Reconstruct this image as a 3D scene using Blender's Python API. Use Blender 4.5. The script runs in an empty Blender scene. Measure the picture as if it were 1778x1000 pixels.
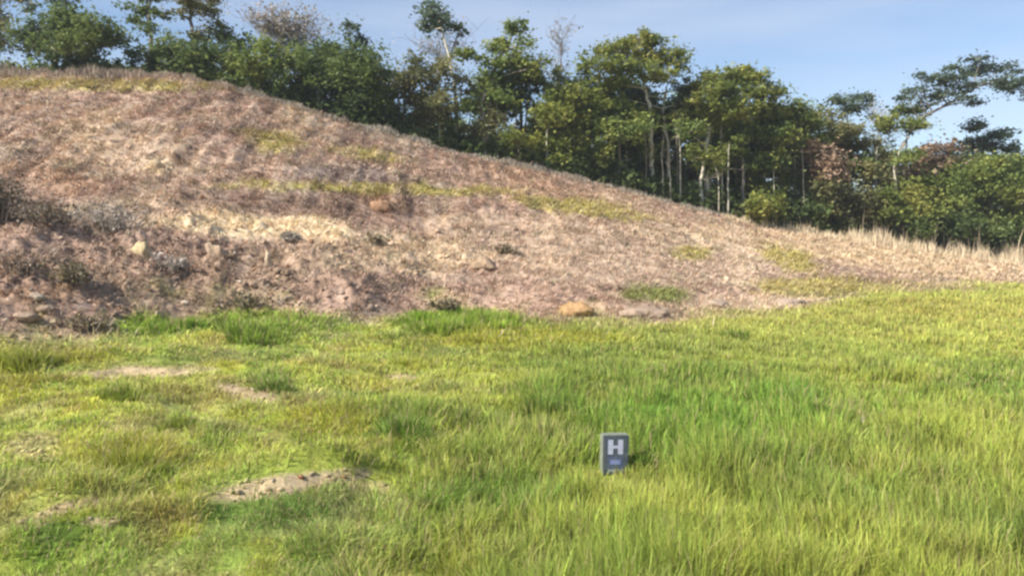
import bpy, math
import numpy as np

# ---------------------------------------------------------------- camera, sky, sun, exposure
S = bpy.context.scene
F, CX, CY, W0 = 1284.0, 889.0, 500.0, 1778.0      # photograph's pinhole in its own pixels
PITCH = math.radians(4.45)
CAMZ = 2.4
cam = bpy.data.cameras.new('camera')
cam.sensor_width = 36.0
cam.lens = F / W0 * 36.0
cam.clip_start, cam.clip_end = 0.05, 3000
camo = bpy.data.objects.new('camera', cam)
S.collection.objects.link(camo)
camo.location = (0, 0, CAMZ)
camo.rotation_euler = (math.pi / 2 - PITCH, 0, 0)
S.camera = camo

SUN_EL, SUN_AZ = 40.0, -118.0                     # azimuth clockwise from the view direction (+Y)
el, az = math.radians(SUN_EL), math.radians(SUN_AZ)
world = bpy.data.worlds.new('World')
S.world = world
world.use_nodes = True
nt = world.node_tree
bg = nt.nodes['Background']
sky = nt.nodes.new('ShaderNodeTexSky')
sky.sky_type = 'NISHITA'
sky.sun_disc = False
sky.sun_elevation = el
sky.sun_rotation = az
sky.altitude = 0
sky.air_density = 1.0
sky.dust_density = 0.4
sky.ozone_density = 3.5
tc = nt.nodes.new('ShaderNodeTexCoord')
mp = nt.nodes.new('ShaderNodeMapping')
mp.inputs['Rotation'].default_value = (0, math.radians(-24), math.radians(10))
mp.inputs['Scale'].default_value = (1.2, 2.0, 7.5)
nz = nt.nodes.new('ShaderNodeTexNoise')
nz.inputs['Scale'].default_value = 1.3
nz.inputs['Detail'].default_value = 4
nz.inputs['Roughness'].default_value = 0.5
rp = nt.nodes.new('ShaderNodeMapRange')
rp.inputs['From Min'].default_value = 0.34
rp.inputs['From Max'].default_value = 0.75
rp.inputs['To Max'].default_value = 0.60
mx = nt.nodes.new('ShaderNodeMix'); mx.data_type = 'RGBA'
mx.inputs['B'].default_value = (4.6, 5.1, 6.2, 1)
nt.links.new(tc.outputs['Generated'], mp.inputs['Vector'])
nt.links.new(mp.outputs['Vector'], nz.inputs['Vector'])
nt.links.new(nz.outputs['Fac'], rp.inputs['Value'])
nt.links.new(rp.outputs['Result'], mx.inputs['Factor'])
nt.links.new(sky.outputs['Color'], mx.inputs['A'])
nt.links.new(mx.outputs['Result'], bg.inputs['Color'])
bg.inputs['Strength'].default_value = 0.084

sl = bpy.data.lights.new('sun', 'SUN')
sl.energy = 4.5
sl.angle = math.radians(0.6)
sl.color = (1.0, 0.93, 0.82)
so = bpy.data.objects.new('sun', sl)
S.collection.objects.link(so)
from mathutils import Vector
tosun = Vector((math.cos(el) * math.sin(az), math.cos(el) * math.cos(az), math.sin(el)))
so.rotation_euler = (-tosun).to_track_quat('-Z', 'Y').to_euler()
so.location = (-20, -10, 40)

S.view_settings.view_transform = 'Standard'
S.view_settings.look = 'None'
S.view_settings.exposure = 0.92
S.view_settings.gamma = 1.0
S.view_settings.use_curve_mapping = False
S.cycles.filter_width = 2.6                       # the photograph is soft
S.cycles.max_bounces = 8
S.cycles.diffuse_bounces = 5
S.cycles.transparent_max_bounces = 4

rng = np.random.default_rng(7)

# ---------------------------------------------------------------- numeric helpers
def hash2(ix, iy, seed):
    n = (ix.astype(np.int64) * 374761393 + iy.astype(np.int64) * 668265263 + seed * 974634777) & 0x7fffffff
    n = ((n ^ (n >> 13)) * 1274126177) & 0x7fffffff
    n = n ^ (n >> 16)
    return (n & 0xffff) / 65535.0

def vnoise(x, y, seed=0):                          # gradient noise, about -1..1
    x0, y0 = np.floor(x), np.floor(y)
    fx, fy = x - x0, y - y0
    ux, uy = fx * fx * (3 - 2 * fx), fy * fy * (3 - 2 * fy)
    def g(ix, iy, dx, dy):
        a = hash2(ix, iy, seed) * 2 * math.pi
        return np.cos(a) * dx + np.sin(a) * dy
    a = g(x0, y0, fx, fy); b = g(x0 + 1, y0, fx - 1, fy)
    c = g(x0, y0 + 1, fx, fy - 1); d = g(x0 + 1, y0 + 1, fx - 1, fy - 1)
    return ((a * (1 - ux) + b * ux) * (1 - uy) + (c * (1 - ux) + d * ux) * uy) * 1.5

def fbm(x, y, scale, octs=3, seed=0):
    v = 0; a = 1; s = 1 / scale; t = 0
    for k in range(octs):
        v = v + a * vnoise(x * s + 13.7 * k, y * s - 7.1 * k, seed + k * 17)
        t += a; a *= 0.5; s *= 2.03
    return v / t * 1.3

def smooth(e0, e1, x):
    t = np.clip((x - e0) / (e1 - e0), 0, 1)
    return t * t * (3 - 2 * t)

CP, SP = math.cos(PITCH), math.sin(PITCH)
def ray(u, v):
    X = (u - CX) / F; Z = (CY - v) / F
    return X, CP + SP * Z, -SP + CP * Z
def at(u, v, Y):
    """pixel of the photograph at world depth Y -> world point"""
    dx, dy, dz = ray(u, v)
    t = Y / dy
    return np.array([dx * t, Y, CAMZ + dz * t])
def proj(x, y, z):
    z = z - CAMZ
    fw = y * CP - z * SP
    up = y * SP + z * CP
    fw = np.where(fw > 0.05, fw, 0.05)
    return CX + F * x / fw, CY - F * up / fw

# ---------------------------------------------------------------- terrain height
# crest of the hill: (pixel column, pixel row of the bare ground, depth)
crest = [(-900, 100, 46), (-500, 108, 45), (-200, 118, 44), (0, 128, 43), (150, 130, 43), (300, 132, 43), (400, 152, 43), (500, 182, 43.5), (650, 226, 44),
         (800, 266, 45), (1000, 312, 46), (1150, 348, 47), (1300, 392, 48), (1450, 412, 49), (1600, 434, 49),
         (1778, 462, 49), (2000, 480, 50), (2400, 492, 52), (3200, 500, 55)]
# foot of the slope: (column, row)
foot = [(-900, 625), (-500, 618), (0, 603), (200, 580), (400, 562), (600, 566), (750, 548), (950, 560), (1150, 562), (1300, 540),
        (1420, 528), (1550, 500), (1778, 493), (2200, 492), (3200, 492)]
ca, cr, cz, fa, fr, fz = [], [], [], [], [], []
for u, v, Y in crest:
    p = at(u, v, Y); ca.append(math.atan2(p[0], p[1])); cr.append(math.hypot(p[0], p[1])); cz.append(p[2])
for u, v in foot:
    dx, dy, dz = ray(u, v)
    zf = 0.0 + 0.12 * smooth(1200, 1600, u)
    t = (zf - CAMZ) / dz
    fa.append(math.atan2(dx, dy)); fr.append(math.hypot(dx, dy) * t); fz.append(float(zf))
ca, cr, cz, fa, fr, fz = map(np.array, (ca, cr, cz, fa, fr, fz))

def hs(x, y):
    """0 at the foot of the slope, 1 at its crest, >1 behind it"""
    a = np.arctan2(x, y); r = np.hypot(x, y)
    rf = np.interp(a, fa, fr); rc = np.interp(a, ca, cr)
    return (r - rf) / (rc - rf), a, r, rf, rc

def height(x, y, fine=True):
    x = np.asarray(x, float); y = np.asarray(y, float)
    s, a, r, rf, rc = hs(x, y)
    zf = np.interp(a, fa, fz); zc = np.interp(a, ca, cz)
    hill = np.clip((zc - zf) / 8, 0, 1)
    sc = np.clip(s, 0, 1)
    P = sc + 0.035 * hill * np.sin(sc * 2 * math.pi * 2 + 0.6) * np.sin(sc * math.pi)
    P = P * smooth(-0.04, 0.06, sc) + 0
    z = zf + (zc - zf) * P
    back = np.clip(r - rc, 0, 400)
    z = np.where(s > 1, zc - 0.10 * np.minimum(back, 14) - 0.012 * np.maximum(back - 14, 0), z)
    z = np.where(s < 0, zf * smooth(0.3, 1.0, r / rf), z)
    z = z + (0.22 * fbm(x, y, 5.5, 2, 241) + 0.09 * fbm(x, y, 1.7, 2, 243)) * smooth(0.85, 1.0, s) * (1 - smooth(1.1, 1.5, s))
    u, v = proj(x, y, z)
    onhill = smooth(-0.03, 0.08, s) * (1 - smooth(0.93, 1.0, s))
    field = 1 - smooth(-0.03, 0.05, s)
    left = 1 - smooth(300, 1300, u)
    z = z + onhill * (0.16 * fbm(x, y, 5, 3, 3) + 0.05)
    rough = onhill * (1 - smooth(0.22, 0.42, s)) * (0.22 + 0.78 * left)
    z = z + field * smooth(2, 6, r) * (0.08 + 0.10 * left) * fbm(x, y, 2.6, 2, 21)
    # grassy banks in the left foreground
    def bank(u1, v1, u2, v2, wid, hgt):
        p1 = gpt(u1, v1); p2 = gpt(u2, v2)
        d = p2 - p1; L = np.hypot(*d); d = d / L
        tx = (x - p1[0]) * d[0] + (y - p1[1]) * d[1]
        nx = -(x - p1[0]) * d[1] + (y - p1[1]) * d[0]
        e = smooth(-0.5, 0.5, tx) * (1 - smooth(L - 0.5, L + 0.5, tx))
        return hgt * e * np.exp(-(nx / wid) ** 2)
    z = z + bank(380, 862, 640, 826, 0.30, 0.26)
    z = z + bank(60, 960, 300, 910, 0.25, 0.22)
    z = z + bank(30, 905, 170, 880, 0.22, 0.2)
    z = z + bank(600, 755, 950, 715, 0.35, 0.10)
    if fine:
        n1 = fbm(x, y, 1.3, 3, 5)
        n2 = fbm(x, y, 0.45, 2, 9)
        z = z + rough * (0.26 * n1 + 0.20 * np.abs(n2) + 0.04 * fbm(x, y, 0.16, 2, 31)) 
        z = z + onhill * (0.07 * n1 + 0.05 * n2)
        # ruts running up the slope
        z = z + onhill * smooth(0.28, 0.45, s) * 0.18 * fbm(x + y * 0.10, y * 0.13, 0.85, 2, 44)
        z = z + field * smooth(2, 5, r) * (0.035 + 0.07 * left) * fbm(x, y, 0.8, 2, 51)
    return z

def gpt(u, v, z0=0.0):                             # pixel -> flat ground plane
    dx, dy, dz = ray(u, v)
    t = (z0 - CAMZ) / dz
    return np.array([dx * t, dy * t])

def hit(u, v):
    """pixel -> point on the terrain"""
    dx, dy, dz = ray(float(u), float(v))
    t = np.linspace(3, 62, 1500)
    g = CAMZ + dz * t - height(dx * t, dy * t)
    k = np.argmax(g < 0)
    if g[k] >= 0: k = len(t) - 1
    t = t[max(k - 1, 0)] * 0.5 + t[k] * 0.5
    return np.array([dx * t, dy * t, float(height(dx * t, dy * t))])

# ---------------------------------------------------------------- colour of what grows where (albedo only)
def blob(u, v, cu, cv, ru, rv, slope=0.0, wob=None):
    dv = (v - cv) - slope * (u - cu)
    d = np.sqrt(((u - cu) / ru) ** 2 + (dv / rv) ** 2)
    if wob is not None: d = d + 0.38 * wob
    return 1 - smooth(0.55, 1.15, d)

def mixc(c, col, m):
    return c * (1 - m[:, None]) + np.array(col)[None, :] * m[:, None]

PINK = (0.43, 0.30, 0.225); STRAW = (0.58, 0.45, 0.29); YEL = (0.42, 0.37, 0.10); BROWN = (0.22, 0.145, 0.105)
GREYB = (0.33, 0.27, 0.20); ORANGE = (0.42, 0.26, 0.155); SOIL = (0.40, 0.30, 0.22); OLIVE = (0.20, 0.185, 0.09)
GRN = (0.24, 0.32, 0.062); YGRN = (0.40, 0.44, 0.085); DGRN = (0.14, 0.22, 0.045); DRYG = (0.40, 0.345, 0.17)

def cover(x, y, z):
    """returns base colour (N,3), greenness, bareness at world points"""
    u, v = proj(x, y, z)
    w = fbm(x, y, 1.6, 3, 71)
    w2 = fbm(x, y, 4.5, 3, 77)
    s, a, r, rf, rc = hs(x, y)
    wf = fbm(x, y, 0.9, 2, 83)
    ew = 1 + 1.2 * smooth(1100, 1500, u)
    green = 1 - smooth(-0.06 * ew, 0.045 * ew, s + 0.05 * w + 0.04 * wf)
    green = green * (1 - 0.9 * blob(u, v, 1310, 527, 130, 13, wob=w)) * (1 - 0.6 * blob(u, v, 1560, 502, 160, 10, wob=w))
    # --- the dry slope
    c = np.tile(np.array(PINK), (len(x), 1)).astype(float)
    c = mixc(c, STRAW, 0.55 * smooth(-0.1, 0.6, w2))
    c = mixc(c, BROWN, 0.50 * smooth(0.1, 0.7, -w2 + 0.3 * w))
    c = mixc(c, GREYB, 0.5 * smooth(0.1, 0.6, fbm(x, y, 2.2, 2, 91)))
    B = lambda *k, **q: blob(u, v, *k, wob=w, **q)
    c = mixc(c, BROWN, 0.55 * B(250, 480, 480, 80))
    c = mixc(c, BROWN, 0.7 * B(520, 350, 240, 22, slope=0.02))
    c = mixc(c, (0.52, 0.40, 0.29), 0.75 * B(1120, 440, 360, 75, slope=0.1))
    c = mixc(c, STRAW, 0.85 * B(450, 392, 210, 22, slope=0.06))
    c = mixc(c, STRAW, 0.7 * B(720, 440, 150, 40))
    c = mixc(c, STRAW, 0.6 * B(130, 225, 110, 24, slope=-0.35))
    c = mixc(c, STRAW, 0.8 * B(275, 290, 35, 20))
    c = mixc(c, STRAW, 0.7 * B(1380, 425, 260, 30, slope=0.1))
    c = mixc(c, STRAW, 0.8 * B(1650, 460, 260, 30, slope=0.08))
    c = mixc(c, ORANGE, 0.55 * B(90, 312, 90, 28, slope=0.2))
    c = mixc(c, ORANGE, 0.75 * B(670, 352, 50, 20, slope=0.2))
    c = mixc(c, ORANGE, 0.45 * B(60, 512, 110, 18, slope=-0.1))
    c = mixc(c, ORANGE, 0.35 * B(930, 318, 110, 26, slope=0.3))
    c = mixc(c, (0.25, 0.20, 0.18), 0.7 * B(620, 305, 110, 18, slope=0.05))
    c = mixc(c, GREYB, 0.8 * B(640, 215, 90, 28, slope=0.3))
    c = mixc(c, GREYB, 0.6 * B(200, 375, 80, 40))
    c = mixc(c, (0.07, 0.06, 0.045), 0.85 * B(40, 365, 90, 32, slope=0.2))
    w5 = w * 0.9 + 1.1 * fbm(x, y, 0.55, 2, 181)
    for k in [(150, 148, 260, 12, 0.02), (480, 248, 50, 20, 0.1), (445, 232, 40, 8, 0.1), (640, 270, 70, 13, 0.15), (640, 328, 290, 11, 0.03), (1010, 362, 130, 16, 0.12),
              (1370, 452, 60, 22, 0.3), (1200, 440, 40, 16, 0), (1420, 500, 150, 20, 0)]:
        c = mixc(c, YEL, 0.80 * blob(u, v, k[0], k[1], k[2], k[3], slope=k[4], wob=w5))
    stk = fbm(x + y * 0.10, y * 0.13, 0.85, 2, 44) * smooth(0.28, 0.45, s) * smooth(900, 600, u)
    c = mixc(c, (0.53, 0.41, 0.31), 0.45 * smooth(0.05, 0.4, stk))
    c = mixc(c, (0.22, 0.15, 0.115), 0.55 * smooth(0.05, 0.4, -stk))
    sp = fbm(x, y, 0.5, 2, 191)
    c = mixc(c, (0.12, 0.085, 0.06), 0.75 * smooth(0.42, 0.62, sp))
    c = mixc(c, (0.50, 0.39, 0.31), 0.55 * smooth(0.38, 0.62, -sp))
    c = mixc(c, (0.62, 0.49, 0.36), 0.75 * B(1285, 445, 34, 60, slope=1.0))
    c = mixc(c, (0.64, 0.50, 0.36), 0.85 * B(1310, 526, 140, 14))
    c = mixc(c, (0.70, 0.55, 0.36), 0.9 * B(450, 394, 215, 24, slope=0.06))
    gp = B(1140, 512, 75, 15)
    c = mixc(c, (0.22, 0.25, 0.06), 0.9 * gp)
    # --- the green field
    g = np.tile(np.array(GRN), (len(x), 1)).astype(float)
    g = mixc(g, YGRN, smooth(-0.5, 0.4, w2 + 0.4 * w))
    g = mixc(g, DGRN, 0.65 * smooth(0.15, 0.6, fbm(x, y, 1.1, 3, 101)))
    lft = 1 - smooth(450, 1100, u)
    g = mixc(g, (0.17, 0.30, 0.045), 0.5 * (1 - lft) * smooth(0.0, 0.5, fbm(x, y, 2.0, 3, 251)))
    g = mixc(g, DRYG, 0.50 * lft * smooth(-0.15, 0.5, fbm(x, y, 1.3, 3, 111)))
    g = mixc(g, (0.42, 0.42, 0.055), 0.65 * lft * smooth(0.0, 0.5, fbm(x, y, 0.9, 3, 131)))
    g = mixc(g, (0.40, 0.27, 0.12), 0.40 * lft * smooth(0.25, 0.6, fbm(x, y, 0.5, 2, 137)))
    g = mixc(g, (0.15, 0.26, 0.04), 0.55 * lft * smooth(0.15, 0.5, fbm(x, y, 0.8, 3, 139)))
    g = g * (1 + 0.28 * lft)[:, None]
    g = mixc(g, DRYG, 0.18 * (1 - lft) * smooth(0.0, 0.5, fbm(x, y, 0.7, 2, 121)))
    g = mixc(g, (0.46, 0.46, 0.12), 0.85 * smooth(660, 540, v) * smooth(700, 1200, u))
    g = mixc(g, (0.40, 0.36, 0.09), 0.55 * B(1650, 540, 250, 22))
    for k in [(250, 565, 70, 22), (450, 563, 150, 26), (800, 560, 130, 26), (750, 560, 60, 20)]:
        g = mixc(g, (0.22, 0.35, 0.03), 0.8 * B(*k))
        green = np.maximum(green, 0.95 * B(*k))
    for k in [(60, 620, 130, 22), (240, 800, 90, 40), (640, 740, 170, 30), (900, 590, 200, 20), (30, 660, 50, 40)]:
        g = mixc(g, (0.38, 0.37, 0.05), 0.75 * B(*k))
    for k in [(700, 735, 70, 34), (960, 695, 60, 26), (1370, 700, 60, 30), (1200, 740, 120, 34), (480, 665, 40, 20), (860, 880, 160, 40), (480, 890, 130, 34), (90, 930, 90, 30), (720, 935, 60, 22)]:
        g = mixc(g, (0.15, 0.27, 0.045), 0.65 * B(*k))
    g = mixc(g, (0.20, 0.36, 0.045), 0.55 * B(1230, 745, 260, 75))
    bare = np.zeros(len(x))
    for k in [(220, 650, 140, 15, -0.05, .9), (420, 682, 66, 16, 0.15, .9), (690, 657, 50, 9, 0, .75), (330, 640, 80, 8, 0, .6), (500, 840, 150, 22, -0.16, .95), (600, 825, 60, 18, -0.1, .8),
              (130, 880, 60, 14, -0.2, .85), (60, 905, 50, 14, -0.2, .8), (175, 905, 40, 9, 0, .8), (640, 850, 70, 22, 0, .6), (1495, 728, 26, 10, 0, .9), (1430, 720, 55, 16, 0, .5), (700, 885, 25, 25, 0, .6),
              (60, 780, 70, 30, 0, .55), (210, 740, 60, 14, 0, .5), (1070, 850, 90, 18, 0, .35), (1000, 830, 60, 20, 0, .3), (330, 700, 130, 30, 0.1, 0.45)]:
        bare = np.maximum(bare, k[5] * blob(u, v, k[0], k[1], k[2], k[3], slope=k[4], wob=w * 0.7 + wf * 0.6))
    bare = smooth(0.25, 0.65, bare) * np.minimum(bare * 1.15, 1)
    g = mixc(g, (0.50, 0.375, 0.25), 0.9 * bare)
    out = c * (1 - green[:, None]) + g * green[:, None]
    return out, green, bare, u, v, s, lft, gp

# ---------------------------------------------------------------- materials
def new_mat(name):
    m = bpy.data.materials.new(name); m.use_nodes = True
    n = m.node_tree; b = n.nodes['Principled BSDF']
    return m, n, b

def dirty(m, amt):
    n = m.node_tree; b = n.nodes['Principled BSDF']; l = b.inputs['Base Color'].links[0]; src = l.from_socket
    g = n.nodes.new('ShaderNodeNewGeometry'); z = n.nodes.new('ShaderNodeTexNoise'); z.inputs['Scale'].default_value = 26; z.inputs['Detail'].default_value = 6
    z.inputs['Roughness'].default_value = 0.7
    q = n.nodes.new('ShaderNodeMapRange'); q.inputs['From Min'].default_value = 0.48; q.inputs['From Max'].default_value = 0.72; q.inputs['To Max'].default_value = amt
    x = n.nodes.new('ShaderNodeMix'); x.data_type = 'RGBA'; x.inputs['B'].default_value = (0.27, 0.26, 0.20, 1)
    n.links.new(g.outputs['Position'], z.inputs['Vector']); n.links.new(z.outputs['Fac'], q.inputs['Value'])
    n.links.new(q.outputs['Result'], x.inputs['Factor']); n.links.new(src, x.inputs['A']); n.links.new(x.outputs['Result'], b.inputs['Base Color'])

def mat_simple(name, col, rough=0.8, noise=0.0, nscale=8, bump=0.0, col2=None, spec=0.3):
    m, n, b = new_mat(name)
    b.inputs['Roughness'].default_value = rough
    b.inputs['Specular IOR Level'].default_value = spec
    b.inputs['Base Color'].default_value = (*col, 1)
    tcn = n.nodes.new('ShaderNodeTexCoord')
    nz = n.nodes.new('ShaderNodeTexNoise'); nz.inputs['Scale'].default_value = nscale; nz.inputs['Detail'].default_value = 5
    n.links.new(tcn.outputs['Object'], nz.inputs['Vector'])
    c2 = col2 or tuple(k * (1 - noise) for k in col)
    r = n.nodes.new('ShaderNodeValToRGB')
    r.color_ramp.elements[0].position = 0.35; r.color_ramp.elements[1].position = 0.65
    r.color_ramp.elements[0].color = (*c2, 1); r.color_ramp.elements[1].color = (*col, 1)
    n.links.new(nz.outputs['Fac'], r.inputs['Fac']); n.links.new(r.outputs['Color'], b.inputs['Base Color'])
    if bump:
        bp = n.nodes.new('ShaderNodeBump'); bp.inputs['Strength'].default_value = 0.6; bp.inputs['Distance'].default_value = bump
        n.links.new(nz.outputs['Fac'], bp.inputs['Height']); n.links.new(bp.outputs['Normal'], b.inputs['Normal'])
    return m

def mat_ground(name):
    m, n, b = new_mat(name)
    b.inputs['Roughness'].default_value = 0.95
    b.inputs['Specular IOR Level'].default_value = 0.1
    at_ = n.nodes.new('ShaderNodeAttribute'); at_.attribute_name = 'Col'
    ge = n.nodes.new('ShaderNodeNewGeometry')
    n1 = n.nodes.new('ShaderNodeTexNoise'); n1.inputs['Scale'].default_value = 3.5; n1.inputs['Detail'].default_value = 8; n1.inputs['Roughness'].default_value = 0.7
    mr = n.nodes.new('ShaderNodeMapRange'); mr.inputs['From Min'].default_value = 0.3; mr.inputs['From Max'].default_value = 0.7
    mr.inputs['To Min'].default_value = 0.55; mr.inputs['To Max'].default_value = 1.35
    mu = n.nodes.new('ShaderNodeMix'); mu.data_type = 'RGBA'; mu.blend_type = 'MULTIPLY'; mu.inputs['Factor'].default_value = 1
    n.links.new(ge.outputs['Position'], n1.inputs['Vector'])
    n.links.new(n1.outputs['Fac'], mr.inputs['Value'])
    n.links.new(at_.outputs['Color'], mu.inputs['A']); n.links.new(mr.outputs['Result'], mu.inputs['B'])
    n.links.new(mu.outputs['Result'], b.inputs['Base Color'])
    bp = n.nodes.new('ShaderNodeBump'); bp.inputs['Strength'].default_value = 0.8; bp.inputs['Distance'].default_value = 0.12
    n.links.new(n1.outputs['Fac'], bp.inputs['Height']); n.links.new(bp.outputs['Normal'], b.inputs['Normal'])
    return m

def mat_blades(name, transl=0.3):
    m, n, b = new_mat(name)
    b.inputs['Roughness'].default_value = 0.6
    b.inputs['Specular IOR Level'].default_value = 0.25
    at_ = n.nodes.new('ShaderNodeAttribute'); at_.attribute_name = 'Col'
    tr = n.nodes.new('ShaderNodeBsdfTranslucent')
    ms = n.nodes.new('ShaderNodeMixShader'); ms.inputs['Fac'].default_value = transl
    n.links.new(at_.outputs['Color'], b.inputs['Base Color']); n.links.new(at_.outputs['Color'], tr.inputs['Color'])
    n.links.new(b.outputs['BSDF'], ms.inputs[1]); n.links.new(tr.outputs['BSDF'], ms.inputs[2])
    n.links.new(ms.outputs['Shader'], n.nodes['Material Output'].inputs['Surface'])
    return m

def mat_leaf(name, cols, transl=0.25):
    """leaf colour varies leaf by leaf and clump by clump"""
    m, n, b = new_mat(name)
    b.inputs['Roughness'].default_value = 0.55
    b.inputs['Specular IOR Level'].default_value = 0.3
    ge = n.nodes.new('ShaderNodeNewGeometry')
    nz = n.nodes.new('ShaderNodeTexNoise'); nz.inputs['Scale'].default_value = 0.55; nz.inputs['Detail'].default_value = 3
    n.links.new(ge.outputs['Position'], nz.inputs['Vector'])
    ad = n.nodes.new('ShaderNodeMath'); ad.operation = 'MULTIPLY_ADD'; ad.inputs[1].default_value = 0.35
    n.links.new(ge.outputs['Random Per Island'], ad.inputs[0])
    sb = n.nodes.new('ShaderNodeMath'); sb.operation = 'MULTIPLY_ADD'; sb.inputs[1].default_value = 2.2; sb.inputs[2].default_value = -0.78
    n.links.new(nz.outputs['Fac'], sb.inputs[0]); n.links.new(sb.outputs[0], ad.inputs[2])
    r = n.nodes.new('ShaderNodeValToRGB')
    e = r.color_ramp.elements
    e[0].position = 0.05; e[0].color = (*cols[0], 1)
    e[1].position = 0.95; e[1].color = (*cols[-1], 1)
    for k in range(1, len(cols) - 1):
        q = e.new(0.05 + 0.9 * k / (len(cols) - 1)); q.color = (*cols[k], 1)
    n.links.new(ad.outputs[0], r.inputs['Fac'])
    tr = n.nodes.new('ShaderNodeBsdfTranslucent')
    ms = n.nodes.new('ShaderNodeMixShader'); ms.inputs['Fac'].default_value = transl
    n.links.new(r.outputs['Color'], b.inputs['Base Color']); n.links.new(r.outputs['Color'], tr.inputs['Color'])
    n.links.new(b.outputs['BSDF'], ms.inputs[1]); n.links.new(tr.outputs['BSDF'], ms.inputs[2])
    n.links.new(ms.outputs['Shader'], n.nodes['Material Output'].inputs['Surface'])
    return m

M_GROUND = mat_ground('ground_cover')
M_BLADE = mat_blades('grass_blades', 0.30)
M_STRAW = mat_blades('dry_blades', 0.15)
LEAF = {
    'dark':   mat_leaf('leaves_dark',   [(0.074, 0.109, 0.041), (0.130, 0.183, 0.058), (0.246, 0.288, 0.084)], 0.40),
    'green':  mat_leaf('leaves_green',  [(0.111, 0.167, 0.053), (0.211, 0.271, 0.073), (0.386, 0.401, 0.106)], 0.40),
    'yellow': mat_leaf('leaves_yellow', [(0.115, 0.157, 0.044), (0.226, 0.269, 0.063), (0.409, 0.397, 0.102)], 0.40),
    'olive':  mat_leaf('leaves_olive',  [(0.115, 0.133, 0.061), (0.213, 0.219, 0.093), (0.357, 0.328, 0.141)], 0.40),
    'brown':  mat_leaf('leaves_brown',  [(0.198, 0.150, 0.102), (0.342, 0.240, 0.168), (0.461, 0.323, 0.221)], 0.25),
    'grey':   mat_leaf('leaves_grey',   [(0.270, 0.258, 0.210), (0.403, 0.355, 0.301), (0.537, 0.459, 0.405)], 0.25),
    'brush':  mat_leaf('leaves_brush',  [(0.090, 0.070, 0.045), (0.160, 0.125, 0.080), (0.250, 0.195, 0.125)], 0.2),
    'weed':   mat_leaf('leaves_weed',   [(0.160, 0.130, 0.075), (0.260, 0.215, 0.125), (0.380, 0.310, 0.190)], 0.25),
    'blue':   mat_leaf('leaves_blue',   [(0.070, 0.104, 0.076), (0.125, 0.173, 0.113), (0.218, 0.266, 0.158)], 0.40),
}
BARK = {
    'pale': mat_simple('bark_pale', (0.66, 0.61, 0.50), 0.9, nscale=3, bump=0.02, col2=(0.42, 0.38, 0.28)),
    'grey': mat_simple('bark_grey', (0.30, 0.26, 0.22), 0.9, nscale=3, bump=0.02, col2=(0.16, 0.14, 0.11)),
    'dark': mat_simple('bark_dark', (0.11, 0.09, 0.07), 0.9, nscale=3, bump=0.02, col2=(0.06, 0.05, 0.04)),
}

# ---------------------------------------------------------------- mesh helpers
def mesh_obj(name, V, Fc, mat, parent=None, col=None, nv=None, smooth_=False):
    """V (N,3); Fc (M,k) with constant k"""
    me = bpy.data.meshes.new(name)
    V = np.ascontiguousarray(V, dtype=np.float32); Fc = np.ascontiguousarray(Fc, dtype=np.int32)
    k = Fc.shape[1]
    me.vertices.add(len(V)); me.vertices.foreach_set('co', V.ravel())
    me.loops.add(Fc.size); me.loops.foreach_set('vertex_index', Fc.ravel())
    me.polygons.add(len(Fc)); me.polygons.foreach_set('loop_start', np.arange(0, Fc.size, k, dtype=np.int32))
    if smooth_: me.polygons.foreach_set('use_smooth', np.ones(len(Fc), dtype=bool))
    me.update(calc_edges=True)
    if col is not None:
        a = me.color_attributes.new('Col', 'FLOAT_COLOR', 'POINT')
        cc = np.ones((len(V), 4), dtype=np.float32); cc[:, :3] = col
        a.data.foreach_set('color', cc.ravel())
    me.materials.append(mat)
    o = bpy.data.objects.new(name, me)
    S.collection.objects.link(o)
    if parent is not None: o.parent = parent
    return o

def empty(name, loc):
    o = bpy.data.objects.new(name, None); o.empty_display_size = 0.3
    S.collection.objects.link(o); o.location = tuple(float(k) for k in loc)
    return o

def tag(o, label=None, cat=None, group=None, kind=None):
    if label: o['label'] = label
    if cat: o['category'] = cat
    if group: o['group'] = group
    if kind: o['kind'] = kind
    return o

def tubes(segs):
    """segs: list of (points (n,3), radii (n,), sides) -> V, F quads"""
    Vs, Fs, base = [], [], 0
    for P, R, sd in segs:
        P = np.asarray(P, float); n = len(P)
        T = np.gradient(P, axis=0); T /= np.linalg.norm(T, axis=1)[:, None] + 1e-9
        ref = np.where(np.abs(T[:, 2:3]) > 0.9, np.array([[1., 0, 0]]), np.array([[0, 0, 1.]]))
        A = np.cross(T, ref); A /= np.linalg.norm(A, axis=1)[:, None] + 1e-9
        Bn = np.cross(T, A)
        th = np.linspace(0, 2 * math.pi, sd, endpoint=False)
        ring = P[:, None, :] + np.asarray(R)[:, None, None] * (np.cos(th)[None, :, None] * A[:, None, :] + np.sin(th)[None, :, None] * Bn[:, None, :])
        Vs.append(ring.reshape(-1, 3))
        i = np.arange(n - 1)[:, None] * sd; j = np.arange(sd)[None, :]; j2 = (j + 1) % sd
        Fs.append((np.stack([i + j, i + j2, i + sd + j2, i + sd + j], -1).reshape(-1, 4)) + base)
        base += n * sd
    return np.concatenate(Vs), np.concatenate(Fs)

def curve(p0, p1, bend, n, r):
    t = np.linspace(0, 1, n)[:, None]
    p0, p1 = np.asarray(p0, float), np.asarray(p1, float)
    L = np.linalg.norm(p1 - p0)
    c = (p0 + p1) / 2 + r.normal(0, bend * L, 3) + np.array([0, 0, bend * L * 0.5])
    return (1 - t) ** 2 * p0 + 2 * t * (1 - t) * c + t ** 2 * p1

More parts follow.
